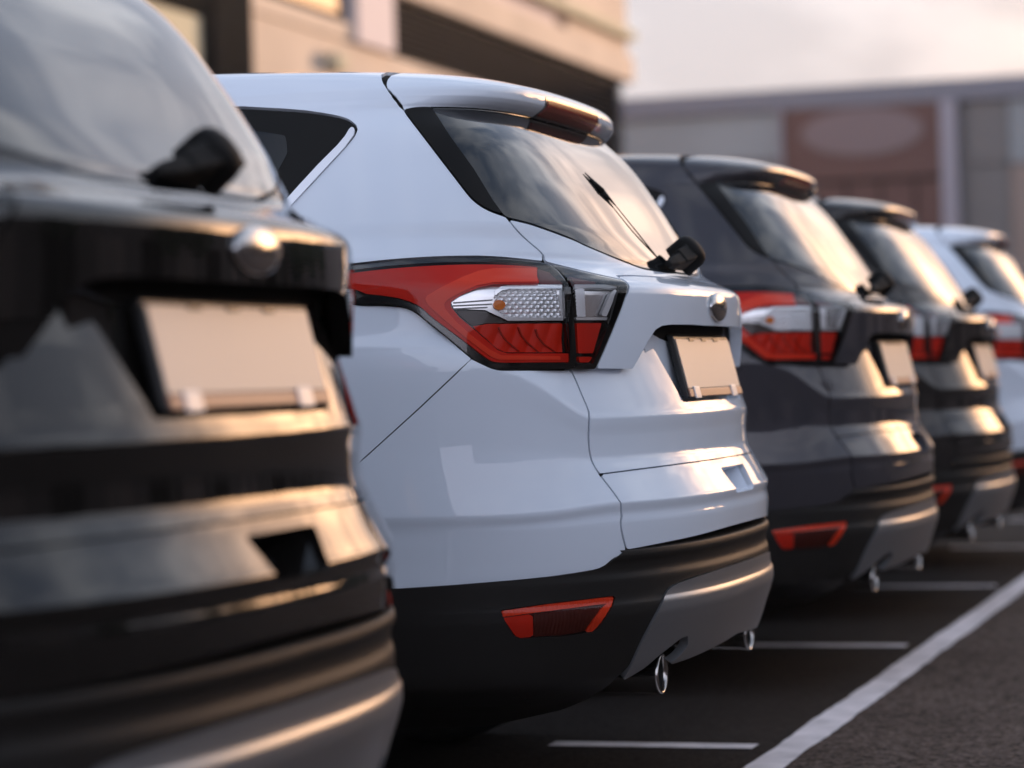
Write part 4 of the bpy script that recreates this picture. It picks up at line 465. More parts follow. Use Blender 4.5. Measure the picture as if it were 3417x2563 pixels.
GARNISH = garn[::-1]+c['light_in'][18:]+garn_low
GATE_LOW = c['gap_low']+c['gate_bot'][1:-5]+[(-.3, .6185), (-.3, 1.07), (.31, 1.07), (.42, .992), (.50, .990)]
gl = c['gateline'][:-5]+[(-.3, .772)]
GL_LOW = [(t, v-.003) for t, v in gl]+[(-.3, .3), (.7, .3), (.7, .763)]
GL_UP = [(t, v+.003) for t, v in gl]+[(-.3, 1.3), (.7, 1.3), (.7, .763)]
NOTCH = [(-.2, .748), (.047, .748), (.043, .733), (.038, .716), (.034, .698), (-.2, .694)]
POCKET = [(-.3, .905), (.150, .905), (.158, .93), (.205, 1.055), (.205, 1.2), (-.3, 1.2)]
CLAD_ALL = [(2.6, .5446), (.95, .5446)]+c['clad_top']+[(.4646, .606), (.44, .7), (-.3, .7), (-.3, .376), (.06, .376), (.20, .42), (.40, .37), (.43, .335), (.47, .25), (.6, .22), (2.6, .22)]
sk_b = [p for p in c['skid_bot'][1:] if p[0] > .02]
SKID = [(-.3, .5335), (0, .5345)]+[p for p in c['skid_top'] if p[0] > .05]+sk_b+[(0, .366), (-.3, .366)]
REFL = c['refl']
QWIN = [(2.04, 1.20), (2.02, 1.40), (1.95, 1.55), (1.5, 1.592), (1.15, 1.588), (1.0, 1.575)]+c['qwin']+[(.93, 1.33), (.955, 1.275), (.975, 1.235), (1.0, 1.215), (1.3, 1.195)]

def bonnet_z(y): return 1.165-.085*np.maximum(0, np.asarray(y)-2.75)
def wheel_cut(P, T, V):
    g = np.full(len(P), -1.0)
    for cy in (.965, 3.62):
        g = np.maximum(g, np.where((T > .6), .385-np.hypot(P[:, 1]-cy, P[:, 2]-.35), -1))
    return np.maximum(g, np.where(T > 1.2, P[:, 2]-bonnet_z(P[:, 1]), -1))   # the bonnet closes the top of the front wings

def lamp(car, side):
    o = patch('tail_light', UP, LIGHT_OUT, off=-.032, lip=0, gap=.001, mat='lamp_black', parent=car, side=side, da=.012, dv=.012)
    rim = patch('lamp_frame', UP, LIGHT_OUT, (RIM,), off=0, lip=.014, gap=.004, mat='lamp_black', parent=o, side=side, da=.006, dv=.005)
    red = c['red_o']+c['red_h1'][1:]+c['red_b'][1:]
    patch('light_guide', UP, c['red_o']+c['red_h1']+c['red_b'], off=-.0045, lip=.012, gap=0, mat='lens_red', parent=o, side=side, da=.005, dv=.004)
    patch('light_tube', UP, c['tube'], off=-.0015, lip=.006, gap=0, mat='lens_bright', parent=o, side=side, da=.005, dv=.004)
    patch('reflector_bowl', UP, c['clear'], (c['facet'],), off=-.016, lip=.008, gap=0, mat='bright_chrome', parent=o, side=side, da=.005, dv=.004)
    def facets(P, T, V):
        a = UP.arc.a_of(T)/.0150; b = V/.0085; rowp = np.floor(b); a = a+.5*(rowp % 2)
        fa = a-np.floor(a); fb = b-rowp
        return .006*(fa*.8+.6*np.abs(fb-.5))
    for k in 'abc': patch('reflector_fin', UP, c['fin_'+k], off=-.011, lip=.004, gap=0, mat='gloss_black', parent=o, side=side, da=.003, dv=.0012)
    for k in 'ab': patch('chrome_bar', UP, c['bar_'+k], off=-.010, lip=.006, gap=0, mat='bright_chrome', parent=o, side=side, da=.003, dv=.002)
    patch('smoked_end', UP, c['smoke_end'], off=-.010, lip=.006, gap=0, mat='smoky_red', parent=o, side=side, da=.004, dv=.004)
    patch('faceted_reflector', UP, c['facet'], off=-.021, lip=0, gap=0, mat='bright_chrome', parent=o, side=side, da=.0016, dv=.0014, disp=facets)
    patch('smoked_lens', UP, c['smoke'], off=-.020, lip=.006, gap=.001, mat='lens_smoke', parent=o, side=side, da=.006, dv=.004)  # smoky stripe, its brownish grey partly a reflection put into the colour
    def ribs(P, T, V):
        a = UP.arc.a_of(T)+.35*(V-1.04); f = (a/.036) % 1.0
        return .004*np.sin(f*math.pi)
    patch('brake_lens', UP, c['redlow'], off=-.021, lip=.006, gap=.001, mat='lens_red_deep', parent=o, side=side, da=.003, dv=.004, disp=ribs)
    for k in '012': patch('rib_shade', UP, c['arc'+k], off=-.013, lip=.004, gap=0, mat='lens_shadow', parent=o, side=side, da=.0018, dv=.002)  # dark red strips drawn as the shade along the lens ribs
    patch('bulb', UP, c['bulb'], off=-.011, lip=.02, gap=0, mat='amber', parent=o, side=side, da=.003, dv=.003)
    patch('end_strip', UP, c['strip'], off=-.006, lip=.01, gap=0, mat='gloss_black', parent=o, side=side, da=.004, dv=.006)
    patch('lens_cover', UP, LIGHT_OUT, off=.0005, lip=0, gap=.006, mat='lamp_cover', parent=o, side=side, da=.008, dv=.006)
    return o
def lamp_in(car, side):
    o = patch('gate_light', UP, LIGHT_IN, off=-.030, lip=0, gap=.001, mat='lamp_black', parent=car, side=side, da=.010, dv=.010)
    patch('lamp_frame', UP, LIGHT_IN, (RIM_IN,), off=0, lip=.03, gap=.003, mat='lamp_black', parent=o, side=side, da=.005, dv=.005)
    patch('smoked_red_lens', UP, c['in_redtop'], off=-.008, lip=.01, gap=0, mat='smoky_red', parent=o, side=side, da=.004, dv=.003)
    patch('reverse_reflector', UP, c['in_clear'], (c['in_diamond'],), off=-.018, lip=.008, gap=0, mat='lamp_grey', parent=o, side=side, da=.004, dv=.004)
    def dia(P, T, V):
        a = UP.arc.a_of(T)/.0075; b = V/.0075
        return .002*np.abs(np.sin((a+b)*math.pi))+.002*np.abs(np.sin((a-b)*math.pi))
    patch('prism_panel', UP, c['in_diamond'], off=-.014, lip=0, gap=0, mat='bright_white', parent=o, side=side, da=.0012, dv=.0012, disp=dia)
    for k in 'ab': patch('chrome_bar', UP, c['in_bar_'+k], off=-.008, lip=.006, gap=0, mat='bright_chrome', parent=o, side=side, da=.003, dv=.002)
    patch('chrome_blade', UP, c['in_white2'], off=-.008, lip=.008, gap=0, mat='bright_white', parent=o, side=side, da=.003, dv=.003)
    patch('brake_lens', UP, c['in_redlow'], off=-.010, lip=.01, gap=0, mat='lens_red', parent=o, side=side, da=.004, dv=.004)
    patch('marker_lens', UP, c['in_redbot'], off=-.010, lip=.01, gap=0, mat='lens_red', parent=o, side=side, da=.004, dv=.004)
    patch('lens_cover', UP, LIGHT_IN, off=.0005, lip=0, gap=.006, mat='lamp_cover', parent=o, side=side, da=.008, dv=.006)
    return o
RIM = [(.484, 1.206)]+[(.5085, 1.166), (.522, 1.08), (.5150, .9976)]+c['red_b'][1:]+[(.905, 1.178)]+[(t, v-.0125) for t, v in c['light_out_top'][2:]]
RIM_IN = c['rim_in']

def wheel(car, x, y, sgn):
    o = MB().lathe((x, y, .345), (sgn, 0, 0), [(-.11, .22), (-.11, .315), (-.09, .338), (-.05, .345), (.05, .345), (.09, .338), (.11, .315), (.11, .235), (.09, .225)], 40).build('wheel', 'rubber', car, True)
    MB().lathe((x, y, .345), (sgn, 0, 0), [(-.1, .22), (.06, .222), (.1, .232), (.102, .225), (.085, .215), (.02, .2)], 40).build('rim', 'wheel_alloy', o, True)
    for k in range(5):
        a = 2*math.pi*k/5+.3; b = a+.35
        m = MB(); m.tube((x+sgn*.085, y+.03*math.cos(a), .345+.03*math.sin(a)), (x+sgn*.075, y+.21*math.cos(a), .345+.21*math.sin(a)), .034, .026, 8)
        m.build('spoke', 'wheel_alloy', o, True)
    MB().tube((x+sgn*.02, y, .345), (x+sgn*.1, y, .345), .05, .045, 20).build('hub_cap', 'wheel_alloy', o, True)
    MB().tube((x-sgn*.02, y, .345), (x+sgn*.0, y, .345), .16, .16, 24).build('brake_disc', 'steel', o, True)
    return o

def make_car(paint_name):
    car = empty('parked_car')
    pm = paint_name
    # body sides and roof above the lamps
    patch('body', UP, BODY_UP, (QWIN,), mat=pm, parent=car, gap=.005, lip=.018, da=.009, dv=.006)
    patch('quarter_panel', LOW, BODY_LOW, (BUMPER_PAINT,), mat=pm, parent=car, gap=.0014, extra=wheel_cut)
    for sd in 'LR': patch('bumper_corner', LOW, BODY_LOW, (OUT_LOW,), also=BUMPER_PAINT, mat=pm, parent=car, gap=.0014, extra=wheel_cut, side=sd)
    # black sheets and strips set behind the gaps as their shade
    inner = patch('inner_shell', LOW, [(-.3, .5), (.9, .5), (.9, 1.1), (-.3, 1.1)], off=-.06, lip=0, mat='gap_black', parent=car, da=.03, dv=.02)
    patch('inner_shell', UP, [(-.3, .95), (2.5, .95), (2.5, 1.52), (-.3, 1.52)], off=-.045, lip=0, mat='gap_black', parent=car, da=.03, dv=.02)
    patch('seam_shade', UP, [(.60, 1.53), (.78, 1.53), (.80, 1.60), (.68, 1.63), (.55, 1.635), (-.3, 1.645), (-.3, 1.615), (.45, 1.61), (.57, 1.58)], off=-.007, lip=0, mat='gap_black', parent=car, da=.012, dv=.006)  # black strip under the roof seam, standing in for its shade
    rib = lambda pts, w: [(t-w, v) for t, v in pts]+[(t+w, v) for t, v in pts[::-1]]
    for sd in 'LR':
        patch('gap_shade', LOW, rib(c['gap_low'], .016), off=-.006, lip=0, gap=0, mat='gap_black', parent=car, side=sd)  # black strip filling the tailgate gap to deepen its shade
        patch('gap_shade', UP, rib(c['gap_up'], .014), off=-.006, lip=0, gap=0, mat='gap_black', parent=car, side=sd)
    # tailgate
    gate = patch('tailgate', UP, GATE_STRIP, mat=pm, parent=car, gap=.006, lip=.02)
    patch('upper_skin', LOW, GATE_LOW, (GL_LOW, POCKET), mat=pm, parent=gate, gap=.009, lip=.02)
    patch('lower_skin', LOW, GATE_LOW, (GL_UP, NOTCH), mat=pm, parent=gate, gap=.009, lip=.02)
    patch('garnish', UP, GARNISH, mat=pm, parent=gate, gap=.003, lip=.03)
    # number plate pocket: floor behind the shelf, side walls
    fl = lambda x, z: .030+(z-.90)*.11+.165*x*x
    xs = np.linspace(-.40, .40, 21); zs = np.linspace(.895, 1.10, 6)
    V_ = [(x, fl(x, z), z) for z in zs for x in xs]; n_ = len(xs)
    mesh_obj('plate_pocket', V_, [(j*n_+i, j*n_+i+1, (j+1)*n_+i+1, (j+1)*n_+i) for j in range(len(zs)-1) for i in range(n_-1)], pm, gate, True)
    patch('pocket_rim', LOW, RING, (POCKET,), off=-.0015, lip=.01, gap=.0, mat=pm, parent=gate, depth_fn=lambda P: np.maximum(.004, .030+(P[:, 2]-.90)*.11+.165*P[:, 0]**2-P[:, 1]+.002))
    # hand notch in the lower skin: an inclined cavity
    nv = [(-.105, -.012, .752), (.105, -.012, .752), (.078, -.048, .692), (-.078, -.048, .692), (-.085, .03, .745), (.085, .03, .745), (.066, .012, .700), (-.066, .012, .700)]
    mesh_obj('handle_recess', nv, [(4, 5, 6, 7), (0, 1, 5, 4), (1, 2, 6, 5), (2, 3, 7, 6), (3, 0, 4, 7)], pm, gate)
    # glass
    patch('rear_window', UP, GLASS_ALL, (APPL,), mat='window_glass', parent=car, gap=.007, lip=.006, off=-.001)
    for sd in 'LR': patch('window_trim', UP, GLASS_ALL, (APPL_OUT,), mat='trim_black', parent=car, gap=.003, lip=.012, off=.003, side=sd)
    # spoiler
    sp = patch('roof_spoiler', UP, SPOILER, (SPO_OUT,), mat=pm, parent=car, gap=.004, lip=.012, da=.008, dv=.004)
    patch('brake_light', UP, [(-.3, 1.5555), (.058, 1.5555), (.052, 1.5790), (-.3, 1.5790)], off=.003, lip=.012, gap=0, mat='brake_red', parent=sp, da=.008, dv=.002)
    patch('lamp_bezel', UP, [(-.3, 1.5503), (.066, 1.5503), (.060, 1.5820), (-.3, 1.5820)], off=.0015, lip=.008, gap=0, mat='gloss_black', parent=sp, da=.008, dv=.002)
    # side windows
    sw = patch('side_window', UP, QWIN, mat='trim_black', parent=car, gap=.003, lip=.012, off=-.003, side='L'); patch('side_window', UP, QWIN, mat='trim_black', parent=car, gap=.003, lip=.012, off=-.003, side='R')
    qi = [(2.0, 1.22), (1.94, 1.53), (1.5, 1.570), (1.15, 1.563), (.97, 1.53), (.925, 1.50), (.925, 1.46), (.945, 1.36), (.965, 1.27), (1.1, 1.225)]
    for sd in 'LR':
        patch('window_glass', UP, qi, mat='tint_glass', parent=car, gap=0, lip=0, off=-.002, side=sd)
        patch('window_moulding', UP, c['mould'], mat='satin_chrome', parent=car, gap=0, lip=.008, off=.004, side=sd, da=.004, dv=.004)
    # lamps
    for sd in 'LR':
        lamp(car, sd); lamp_in(car, sd)
    # bumper cladding and skid plate
    cl = patch('bumper_cladding', CLAD, CLAD_ALL, (SKID, REFL), mat='black_plastic', parent=car, gap=.001, lip=.010, extra=wheel_cut)
    patch('skid_plate', CLAD, SKID, mat='silver', parent=car, gap=.003, lip=.02, off=.004)
    patch('skid_backing', CLAD, [(-.3, .40), (.46, .40), (.46, .55), (-.3, .55)], off=-.03, lip=0, mat='gap_black', parent=car, da=.02, dv=.02)
    for sd in 'LR':
        rf = patch('rear_reflector', CLAD, REFL, off=-.016, lip=0, gap=0, mat='reflex_dark', parent=car, side=sd)
        rib = lambda P, T, V: .0012*np.abs(((CLAD.arc.a_of(T)/.0085) % 1)-.5)*2
        patch('upper_prism', CLAD, c['rf_top'], off=-.006, lip=.01, gap=0, mat='reflex_red', parent=rf, side=sd, da=.002, dv=.004, disp=rib)
        patch('side_prism', CLAD, c['rf_side'], off=-.006, lip=.01, gap=0, mat='reflex_red', parent=rf, side=sd, da=.002, dv=.004, disp=rib)
        patch('corner_lens', CLAD, c['rf_left'], off=-.008, lip=.01, gap=0, mat='lens_red_deep', parent=rf, side=sd)
        patch('fog_lens', CLAD, c['rf_dark'], off=-.010, lip=.008, gap=0, mat='reflex_dark', parent=rf, side=sd, da=.002, dv=.004, disp=rib)
        patch('lens_cover', CLAD, REFL, off=-.002, lip=0, gap=.004, mat='lamp_cover', parent=rf, side=sd)
    # exhaust tips
    for sx in (-1, 1):
        x, z = sx*.44, .323
        ex = MB().lathe((x, .36, z), (0, -1, 0), [(0, .028), (.10, .030), (.16, .040), (.300, .0415), (.312, .0440), (.3195, .0438), (.3215, .0415), (.320, .0380), (.312, .0365)], 48).build('exhaust_tip', 'steel', car, True)
        MB().lathe((x, .36, z), (0, -1, 0), [(.10, .0), (.10, .035), (.3125, .0366)], 48).build('pipe_bore', 'pipe_dark', ex, True)
        MB().tube((x, .36, z), (x-sx*.1, 1.0, .30), .028, .028, 16).build('exhaust_pipe', 'pipe_dark', ex, True)
    # emblem
    e = MB(); n = 40
    prof = [(1.0, 0), (1.0, .004), (.98, .0065), (.93, .0085), (.8, .0115), (.6, .014), (.3, .016), (.0, .0165)]
    ev = [(.072*k*math.cos(2*math.pi*i/n), -.0005-h, 1.118+.033*k*math.sin(2*math.pi*i/n)) for k, h in prof for i in range(n)]
    em = mesh_obj('emblem', ev, [(j*n+i, j*n+(i+1) % n, (j+1)*n+(i+1) % n, (j+1)*n+i) for j in range(len(prof)-1) for i in range(n)], 'chrome', gate, True)
    # licence plate
    def plate_pt(x, h, o): # h: 0 bottom .. .135 top ; o: out of the car
        k = .031/.133
        return (x, .008+k*h-o*.974, .9165+h*.974-o*k)
    def slab(name, m, x0, x1, h0, h1, o0, o1, par, bev=0):
        vv = [plate_pt(x, h, o) for o in (o0, o1) for h in (h0, h1) for x in (x0, x1)]
        ob = mesh_obj(name, vv, [(0, 2, 3, 1), (4, 5, 7, 6), (0, 1, 5, 4), (2, 6, 7, 3), (0, 4, 6, 2), (1, 3, 7, 5)], m, par)
        if bev:
            q = ob.modifiers.new('bevel', 'BEVEL'); q.width = bev; q.segments = 3
        return ob
    pl = slab('licence_plate', 'plate_beige', -.26, .26, .020, .132, .002, .0045, car)
    slab('plate_holder', 'plate_holder', -.268, .268, -.004, .139, -.016, .0015, pl, .003)
    slab('holder_strip', 'holder_print', -.262, .262, .000, .0185, .0015, .0065, pl, .002)
    for x in (-.20, .17): slab('clip', 'clear_clip', x-.025, x+.025, -.003, .024, .0055, .010, pl, .002)
    for x in (-.12, .0, .12): slab('holder_tab', 'plate_holder', x-.02, x+.02, .128, .136, .0045, .0065, pl)
    # wiper
    def glass_pt(x, h, o):  # along the rear glass: h up the slope from its lower edge, o proud of it
        return Vector((x, .078+h*.62+.12*x*x-o*.78, 1.203+h*.78+o*.62))
    gn = Vector((0, -.78, .62))
    def arm_block(secs):      # (x, h0, h1, o0, o1) sections joined along the car's width
        m = MB(); v = []; f = []
        for x, h0, h1, o0, o1 in secs: v += [glass_pt(x, h0, o0), glass_pt(x, h1, o0), glass_pt(x, h1, o1), glass_pt(x, h0, o1)]
        for k in range(len(secs)-1):
            for j in range(4): f.append((4*k+j, 4*k+(j+1) % 4, 4*k+4+(j+1) % 4, 4*k+4+j))
        f += [(3, 2, 1, 0), tuple(4*(len(secs)-1)+j for j in range(4))]
        return m.add(v, f)
    wp = arm_block([(-.125, .004, .020, .0, .014), (-.09, .000, .026, .0, .024), (-.055, .000, .030, .0, .032), (-.05, .000, .038, .0, .036), (-.015, .000, .040, .0, .046), (.0, .002, .046, .0, .050), (.05, .004, .048, .0, .054), (.09, .008, .042, .0, .050), (.105, .014, .034, .0, .040)]).build('rear_wiper', 'wiper_black', car, bevel=.008)
    MB().lathe(glass_pt(.035, .030, .0), gn, [(.0, .042), (.040, .041), (.052, .037), (.060, .028), (.064, .014), (.065, .0)], 32).build('pivot_cover', 'wiper_black', wp, True)
    nrm = Vector((0, -.72, .69)); p0 = Vector((-.07, .116, 1.227)); p1 = Vector((-.13, .199, 1.352)); p2 = Vector((-.197, .252, 1.427))
    q = MB(); q.tube(p0+nrm*.002, p1+nrm*.002, .0018, .0012, 8); q.build('wiper_arm', 'black_plastic', wp, True)
    q = MB(); mid = p1.lerp(p2, .45); q.tube(p1+nrm*.002, mid+nrm*.003, .0012, .0060, 8); q.tube(mid+nrm*.003, p2+nrm*.002, .0065, .001, 8); q.build('wiper_blade', 'rubber', wp, True)
    # bonnet, windscreen end, nose
    k = 24; hv = []; hf = []
    tt = np.concatenate([np.linspace(1.30, 1.5, 8), np.linspace(1.5, 2.5, 26)[1:]]); E_ = LOW(tt, np.full(len(tt), 1.02))
    for p in E_:
        for i in range(k+1):
            s = -1+2*i/k; hv.append((-p[0]*s, p[1], float(bonnet_z(p[1]))+.05*(1-s*s)*max(0, min(1, (4.43-p[1])/.5))))
    for j in range(len(E_)-1):
        for i in range(k): hf.append((j*(k+1)+i, (j+1)*(k+1)+i, (j+1)*(k+1)+i+1, j*(k+1)+i+1))
    mesh_obj('bonnet', hv, hf, pm, car, True)
    hl = [(2.02, .80), (1.62, .86), (1.60, .90), (2.05, .93)]
    for sd in 'LR':
        patch('headlight', LOW, hl, off=.004, lip=.01, mat='lamp_black', parent=car, side=sd)
        dm = MB(); s = -1 if sd == 'L' else 1
        mi = dm.box(s*.93-.04, s*.93+.04+s*.08, 2.62, 2.80, 1.10, 1.24).build('door_mirror', pm, car, bevel=.03)
    patch('windscreen', UP, [(1.60, 1.25), (1.72, 1.57), (2.6, 1.60), (2.6, 1.20), (1.62, 1.21)], off=.003, lip=.006, gap=0, mat='gloss_black', parent=car)
    patch('grille', LOW, [(2.12, .60), (2.6, .60), (2.6, .92), (2.12, .92)], off=.004, lip=.01, mat='black_plastic', parent=car)
    # underbody and wheels
    MB().box(-.70, .70, .40, 4.2, .26, .55).build('underbody', 'gap_black', car)
    MB().box(-.74, .74, .25, 1.55, .30, .90).build('boot_floor', 'gap_black', car)
    for sx in (-1, 1):
        for y in (.965, 3.62): wheel(car, sx*.80, y, sx)
    return car
OUT_LOW = [(-.4, .3), (-.4, 1.3)]+[(.35, 1.3)]+[(.4871, .9792)]+c['gap_low'][1:]+[(.44, .55), (.44, .3)]
RING = [(-.3, .893), (.164, .893), (.172, .93), (.222, 1.062), (.222, 1.07), (-.3, 1.07)]
APPL_OUT = [(-.4, 1.65), (.5595, 1.65), (.5595, 1.60)]+c['appl']+[(.505, 1.25), (.49, 1.1), (-.4, 1.1)]
SPO_OUT = [(-.3, SV(0)), (-.3, 1.8), (1.2, 1.8), (1.2, 1.5)]+[(.70, 1.50)]+[(.6486, 1.5340)]+SEAM[1:8+len(c['gap_roof'])][::-1]
# ---------------------------------------------------------------- setting
def ground_mat(name, lo, hi, scale, bump):
    m = bpy.data.materials.new(name); m.use_nodes = True; t = m.node_tree; b = t.nodes['Principled BSDF']; b.inputs['Roughness'].default_value = .85
    b.inputs['Specular IOR Level'].default_value = .06
    c_ = t.nodes.new('ShaderNodeTexCoord'); v = t.nodes.new('ShaderNodeTexVoronoi'); v.inputs['Scale'].default_value = scale; t.links.new(c_.outputs['Object'], v.inputs['Vector'])
    n = t.nodes.new('ShaderNodeTexNoise'); n.inputs['Scale'].default_value = 1.7; n.inputs['Detail'].default_value = 8; t.links.new(c_.outputs['Object'], n.inputs['Vector'])
    r = t.nodes.new('ShaderNodeValToRGB'); r.color_ramp.elements[0].color = (*lo, 1); r.color_ramp.elements[1].color = (*hi, 1)
    t.links.new(v.outputs['Color'], r.inputs[0])
    r2 = t.nodes.new('ShaderNodeValToRGB'); r2.color_ramp.elements[0].color = (.65, .65, .65, 1); r2.color_ramp.elements[1].color = (1.2, 1.2, 1.2, 1); t.links.new(n.outputs[0], r2.inputs[0])
    mm = t.nodes.new('ShaderNodeMix'); mm.data_type = 'RGBA'; mm.blend_type = 'MULTIPLY'; mm.inputs['Factor'].default_value = 1
    t.links.new(r.outputs[0], mm.inputs['A']); t.links.new(r2.outputs[0], mm.inputs['B']); t.links.new(mm.outputs['Result'], b.inputs['Base Color'])
    bn = t.nodes.new('ShaderNodeBump'); bn.inputs['Strength'].default_value = .8; bn.inputs['Distance'].default_value = bump
    t.links.new(v.outputs['Distance'], bn.inputs['Height']); t.links.new(bn.outputs[0], b.inputs['Normal']); MAT[name] = m
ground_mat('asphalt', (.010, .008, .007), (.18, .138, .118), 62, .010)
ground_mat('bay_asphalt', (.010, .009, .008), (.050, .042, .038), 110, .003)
mat('line_paint', (.74, .69, .70), .7, noise=(9, .22, 8), bump=(260, .0015))
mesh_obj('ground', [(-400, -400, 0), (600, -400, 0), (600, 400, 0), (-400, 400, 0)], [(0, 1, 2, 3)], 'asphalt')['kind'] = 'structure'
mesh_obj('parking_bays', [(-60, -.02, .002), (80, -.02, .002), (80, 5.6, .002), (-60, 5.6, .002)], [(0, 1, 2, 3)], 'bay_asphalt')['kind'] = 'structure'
def ragged_strip(name, x0, y0, x1, y1, wd, step, rag, z=.006):
    L = math.hypot(x1-x0, y1-y0); n = max(2, int(L/step)); ux, uy = (x1-x0)/L, (y1-y0)/L; v = []
    e = [0, 0]
    for i in range(n+1):
        for k in (0, 1):
            e[k] = e[k]*.8+random.uniform(-rag, rag)
            s = (wd/2+e[k])*(1 if k else -1); v.append((x0+ux*L*i/n-uy*s, y0+uy*L*i/n+ux*s, z))
    o = mesh_obj(name, v, [(2*i, 2*i+2, 2*i+3, 2*i+1) for i in range(n)], 'line_paint'); o['kind'] = 'structure'; return o
ragged_strip('edge_line', -8, -.010, 40, -.010, .098, .04, .0025)
for k in range(-3, 9): ragged_strip('bay_line', 0.69+2.47*k, .09, .69+2.47*k, .635, .085, .06, .001)  # lines cut short where the shade under the cars would hide them

# ---------------------------------------------------------------- cars
white = make_car('paint_white')
def children(o): return [q for q in bpy.data.objects if q.parent == o]
def copy_car(src, loc, pm, lift=0.):
    kids = {}
    for q in bpy.data.objects:
        if q.parent and q.name.split('.')[0] not in ('wiper_arm', 'wiper_blade'): kids.setdefault(q.parent, []).append(q)
    base = MAT['paint_white']
    def rec(o, par):
        n = o.copy(); col.objects.link(n)
        if par is not None: n.parent = par
        for s in n.material_slots:
            if s.material == base: s.link = 'OBJECT'; s.material = MAT[pm]
        for ch in kids.get(o, []): rec(ch, n)
        return n
    r = rec(src, None); r.location = loc
    if lift:
        for q in bpy.data.objects:
            if q.parent == r and not q.name.startswith('wheel'): q.location.z += lift
    return r
GRP = 'compact off-road cars parked in a row'
tag(white, 'white car with sharp red and clear tail light, second from the left', 'car', GRP)
black = copy_car(white, (-2.767, -.023, 0), 'paint_black', .026); tag(black, 'glossy black car at far left, largest and nearest, showing its rear window', 'car', GRP)
slate = copy_car(white, (2.579, -.023, 0), 'paint_slate'); tag(slate, 'dark slate car right behind the sharp white one', 'car', GRP)
dark = copy_car(white, (4.922, -.007, 0), 'paint_dark'); tag(dark, 'black car between the slate car and the far white car', 'car', GRP)
far_white = copy_car(white, (7.49, -.09, 0), 'paint_white'); tag(far_white, 'small blurred white car at the far right end of the row', 'car', GRP)

# ---------------------------------------------------------------- buildings
mat('wall_beige', (.62, .50, .40), .8, spec=0, noise=(.6, .08, 5)); mat('wall_cream', (.56, .50, .36), .8, spec=0); mat('frame_dark', (.014, .013, .012), .6, spec=0); mat('louver_dark', (.038, .031, .027), .6, spec=0)
mat('pillar_pale', (.70, .60, .58), .8, spec=0); mat('building_glass', (.03, .035, .04), .05)
mat('cladding_grey', (.27, .29, .30), .6, noise=(.3, .1, 3)); mat('cladding_roof', (.19, .19, .22), .6); mat('panel_brown', (.12, .055, .044), .6); mat('panel_oval', (.20, .145, .145), .6)
mat('cladding_dim', (.17, .16, .155), .7); mat('post_pale', (.33, .31, .35), .6); mat('door_brown', (.27, .21, .18), .6)
bb = empty('beige_building', (46, 22, 0))
tag(bb, 'sunlit beige building with dark louvre bands at upper left', 'building')
def bpart(name, m, x0, x1, y0, y1, z0, z1, par, bevel=0):
    o = MB().box(x0, x1, y0, y1, z0, z1).build(name, m, None, bevel=bevel)
    o.parent = par; P = par
    while P is not None: o.location -= P.location; P = P.parent
    return o
bpart('wall', 'wall_beige', 26, 59.6, 16.4, 30, 0, 14, bb)
bpart('lower_fascia', 'wall_beige', 34.9, 49.3, 16.0, 16.39, 5.6, 7.27, bb, .03)
bpart('upper_fascia', 'wall_beige', 42.0, 59.75, 15.75, 16.39, 8.42, 9.1, bb, .03)
bpart('upper_wall', 'pillar_pale', 42.0, 53.5, 16.0, 16.39, 9.12, 13.9, bb)
bpart('corner_bay', 'wall_beige', 54.2, 59.65, 15.9, 16.39, 9.12, 13.9, bb, .03)
bpart('ledge', 'wall_cream', 42.0, 59.7, 15.65, 15.898, 9.5, 9.72, bb)
bpart('dark_pillar', 'frame_dark', 33.4, 34.85, 15.8, 16.39, 0, 13.9, bb)
bpart('pale_pillar', 'pillar_pale', 40.0, 41.98, 15.85, 16.39, 7.28, 13.9, bb)
wn = bpart('window', 'frame_dark', 29.5, 33.38, 16.0, 16.39, 4.2, 7.05, bb); bpart('pane', 'wall_cream', 29.8, 33.1, 15.96, 15.998, 4.3, 6.9, wn)
bpart('window_band', 'frame_dark', 26, 33.38, 15.9, 16.39, 7.06, 7.6, bb)
w2 = bpart('window', 'frame_dark', 36.2, 39.98, 16.1, 16.39, 7.62, 10.4, bb); bpart('pane', 'building_glass', 36.4, 39.8, 16.05, 16.098, 7.75, 10.3, w2)
bpart('sill', 'wall_beige', 35, 39.98, 15.95, 16.39, 7.28, 7.6, bb)
bpart('louver_back', 'frame_dark', 42.0, 59.55, 16.3, 16.395, 7.28, 8.41, bb)
bpart('louver_back', 'frame_dark', 49.35, 59.55, 16.3, 16.395, 3.0, 7.27, bb)
sl_me = None
for k in range(9):
    o = bpart('louver_slat', 'louver_dark', 42.0, 59.5, 16.02, 16.2, 7.30+k*.124, 7.36+k*.124, bb)
for k in range(24):
    o = bpart('louver_slat', 'louver_dark', 49.4, 59.5, 16.02, 16.2, 4.3+k*.124, 4.36+k*.124, bb)
for x, z in ((38.9, 6.78), (41.2, 6.55), (43.3, 6.75)):
    o = bpart('wall_lamp', 'wall_cream', x-.28, x+.28, 15.75, 15.998, z-.16, z+.16, bb, .05)
bpart('roof', 'cladding_roof', 25.8, 59.9, 15.6, 30.2, 14, 14.3, bb)

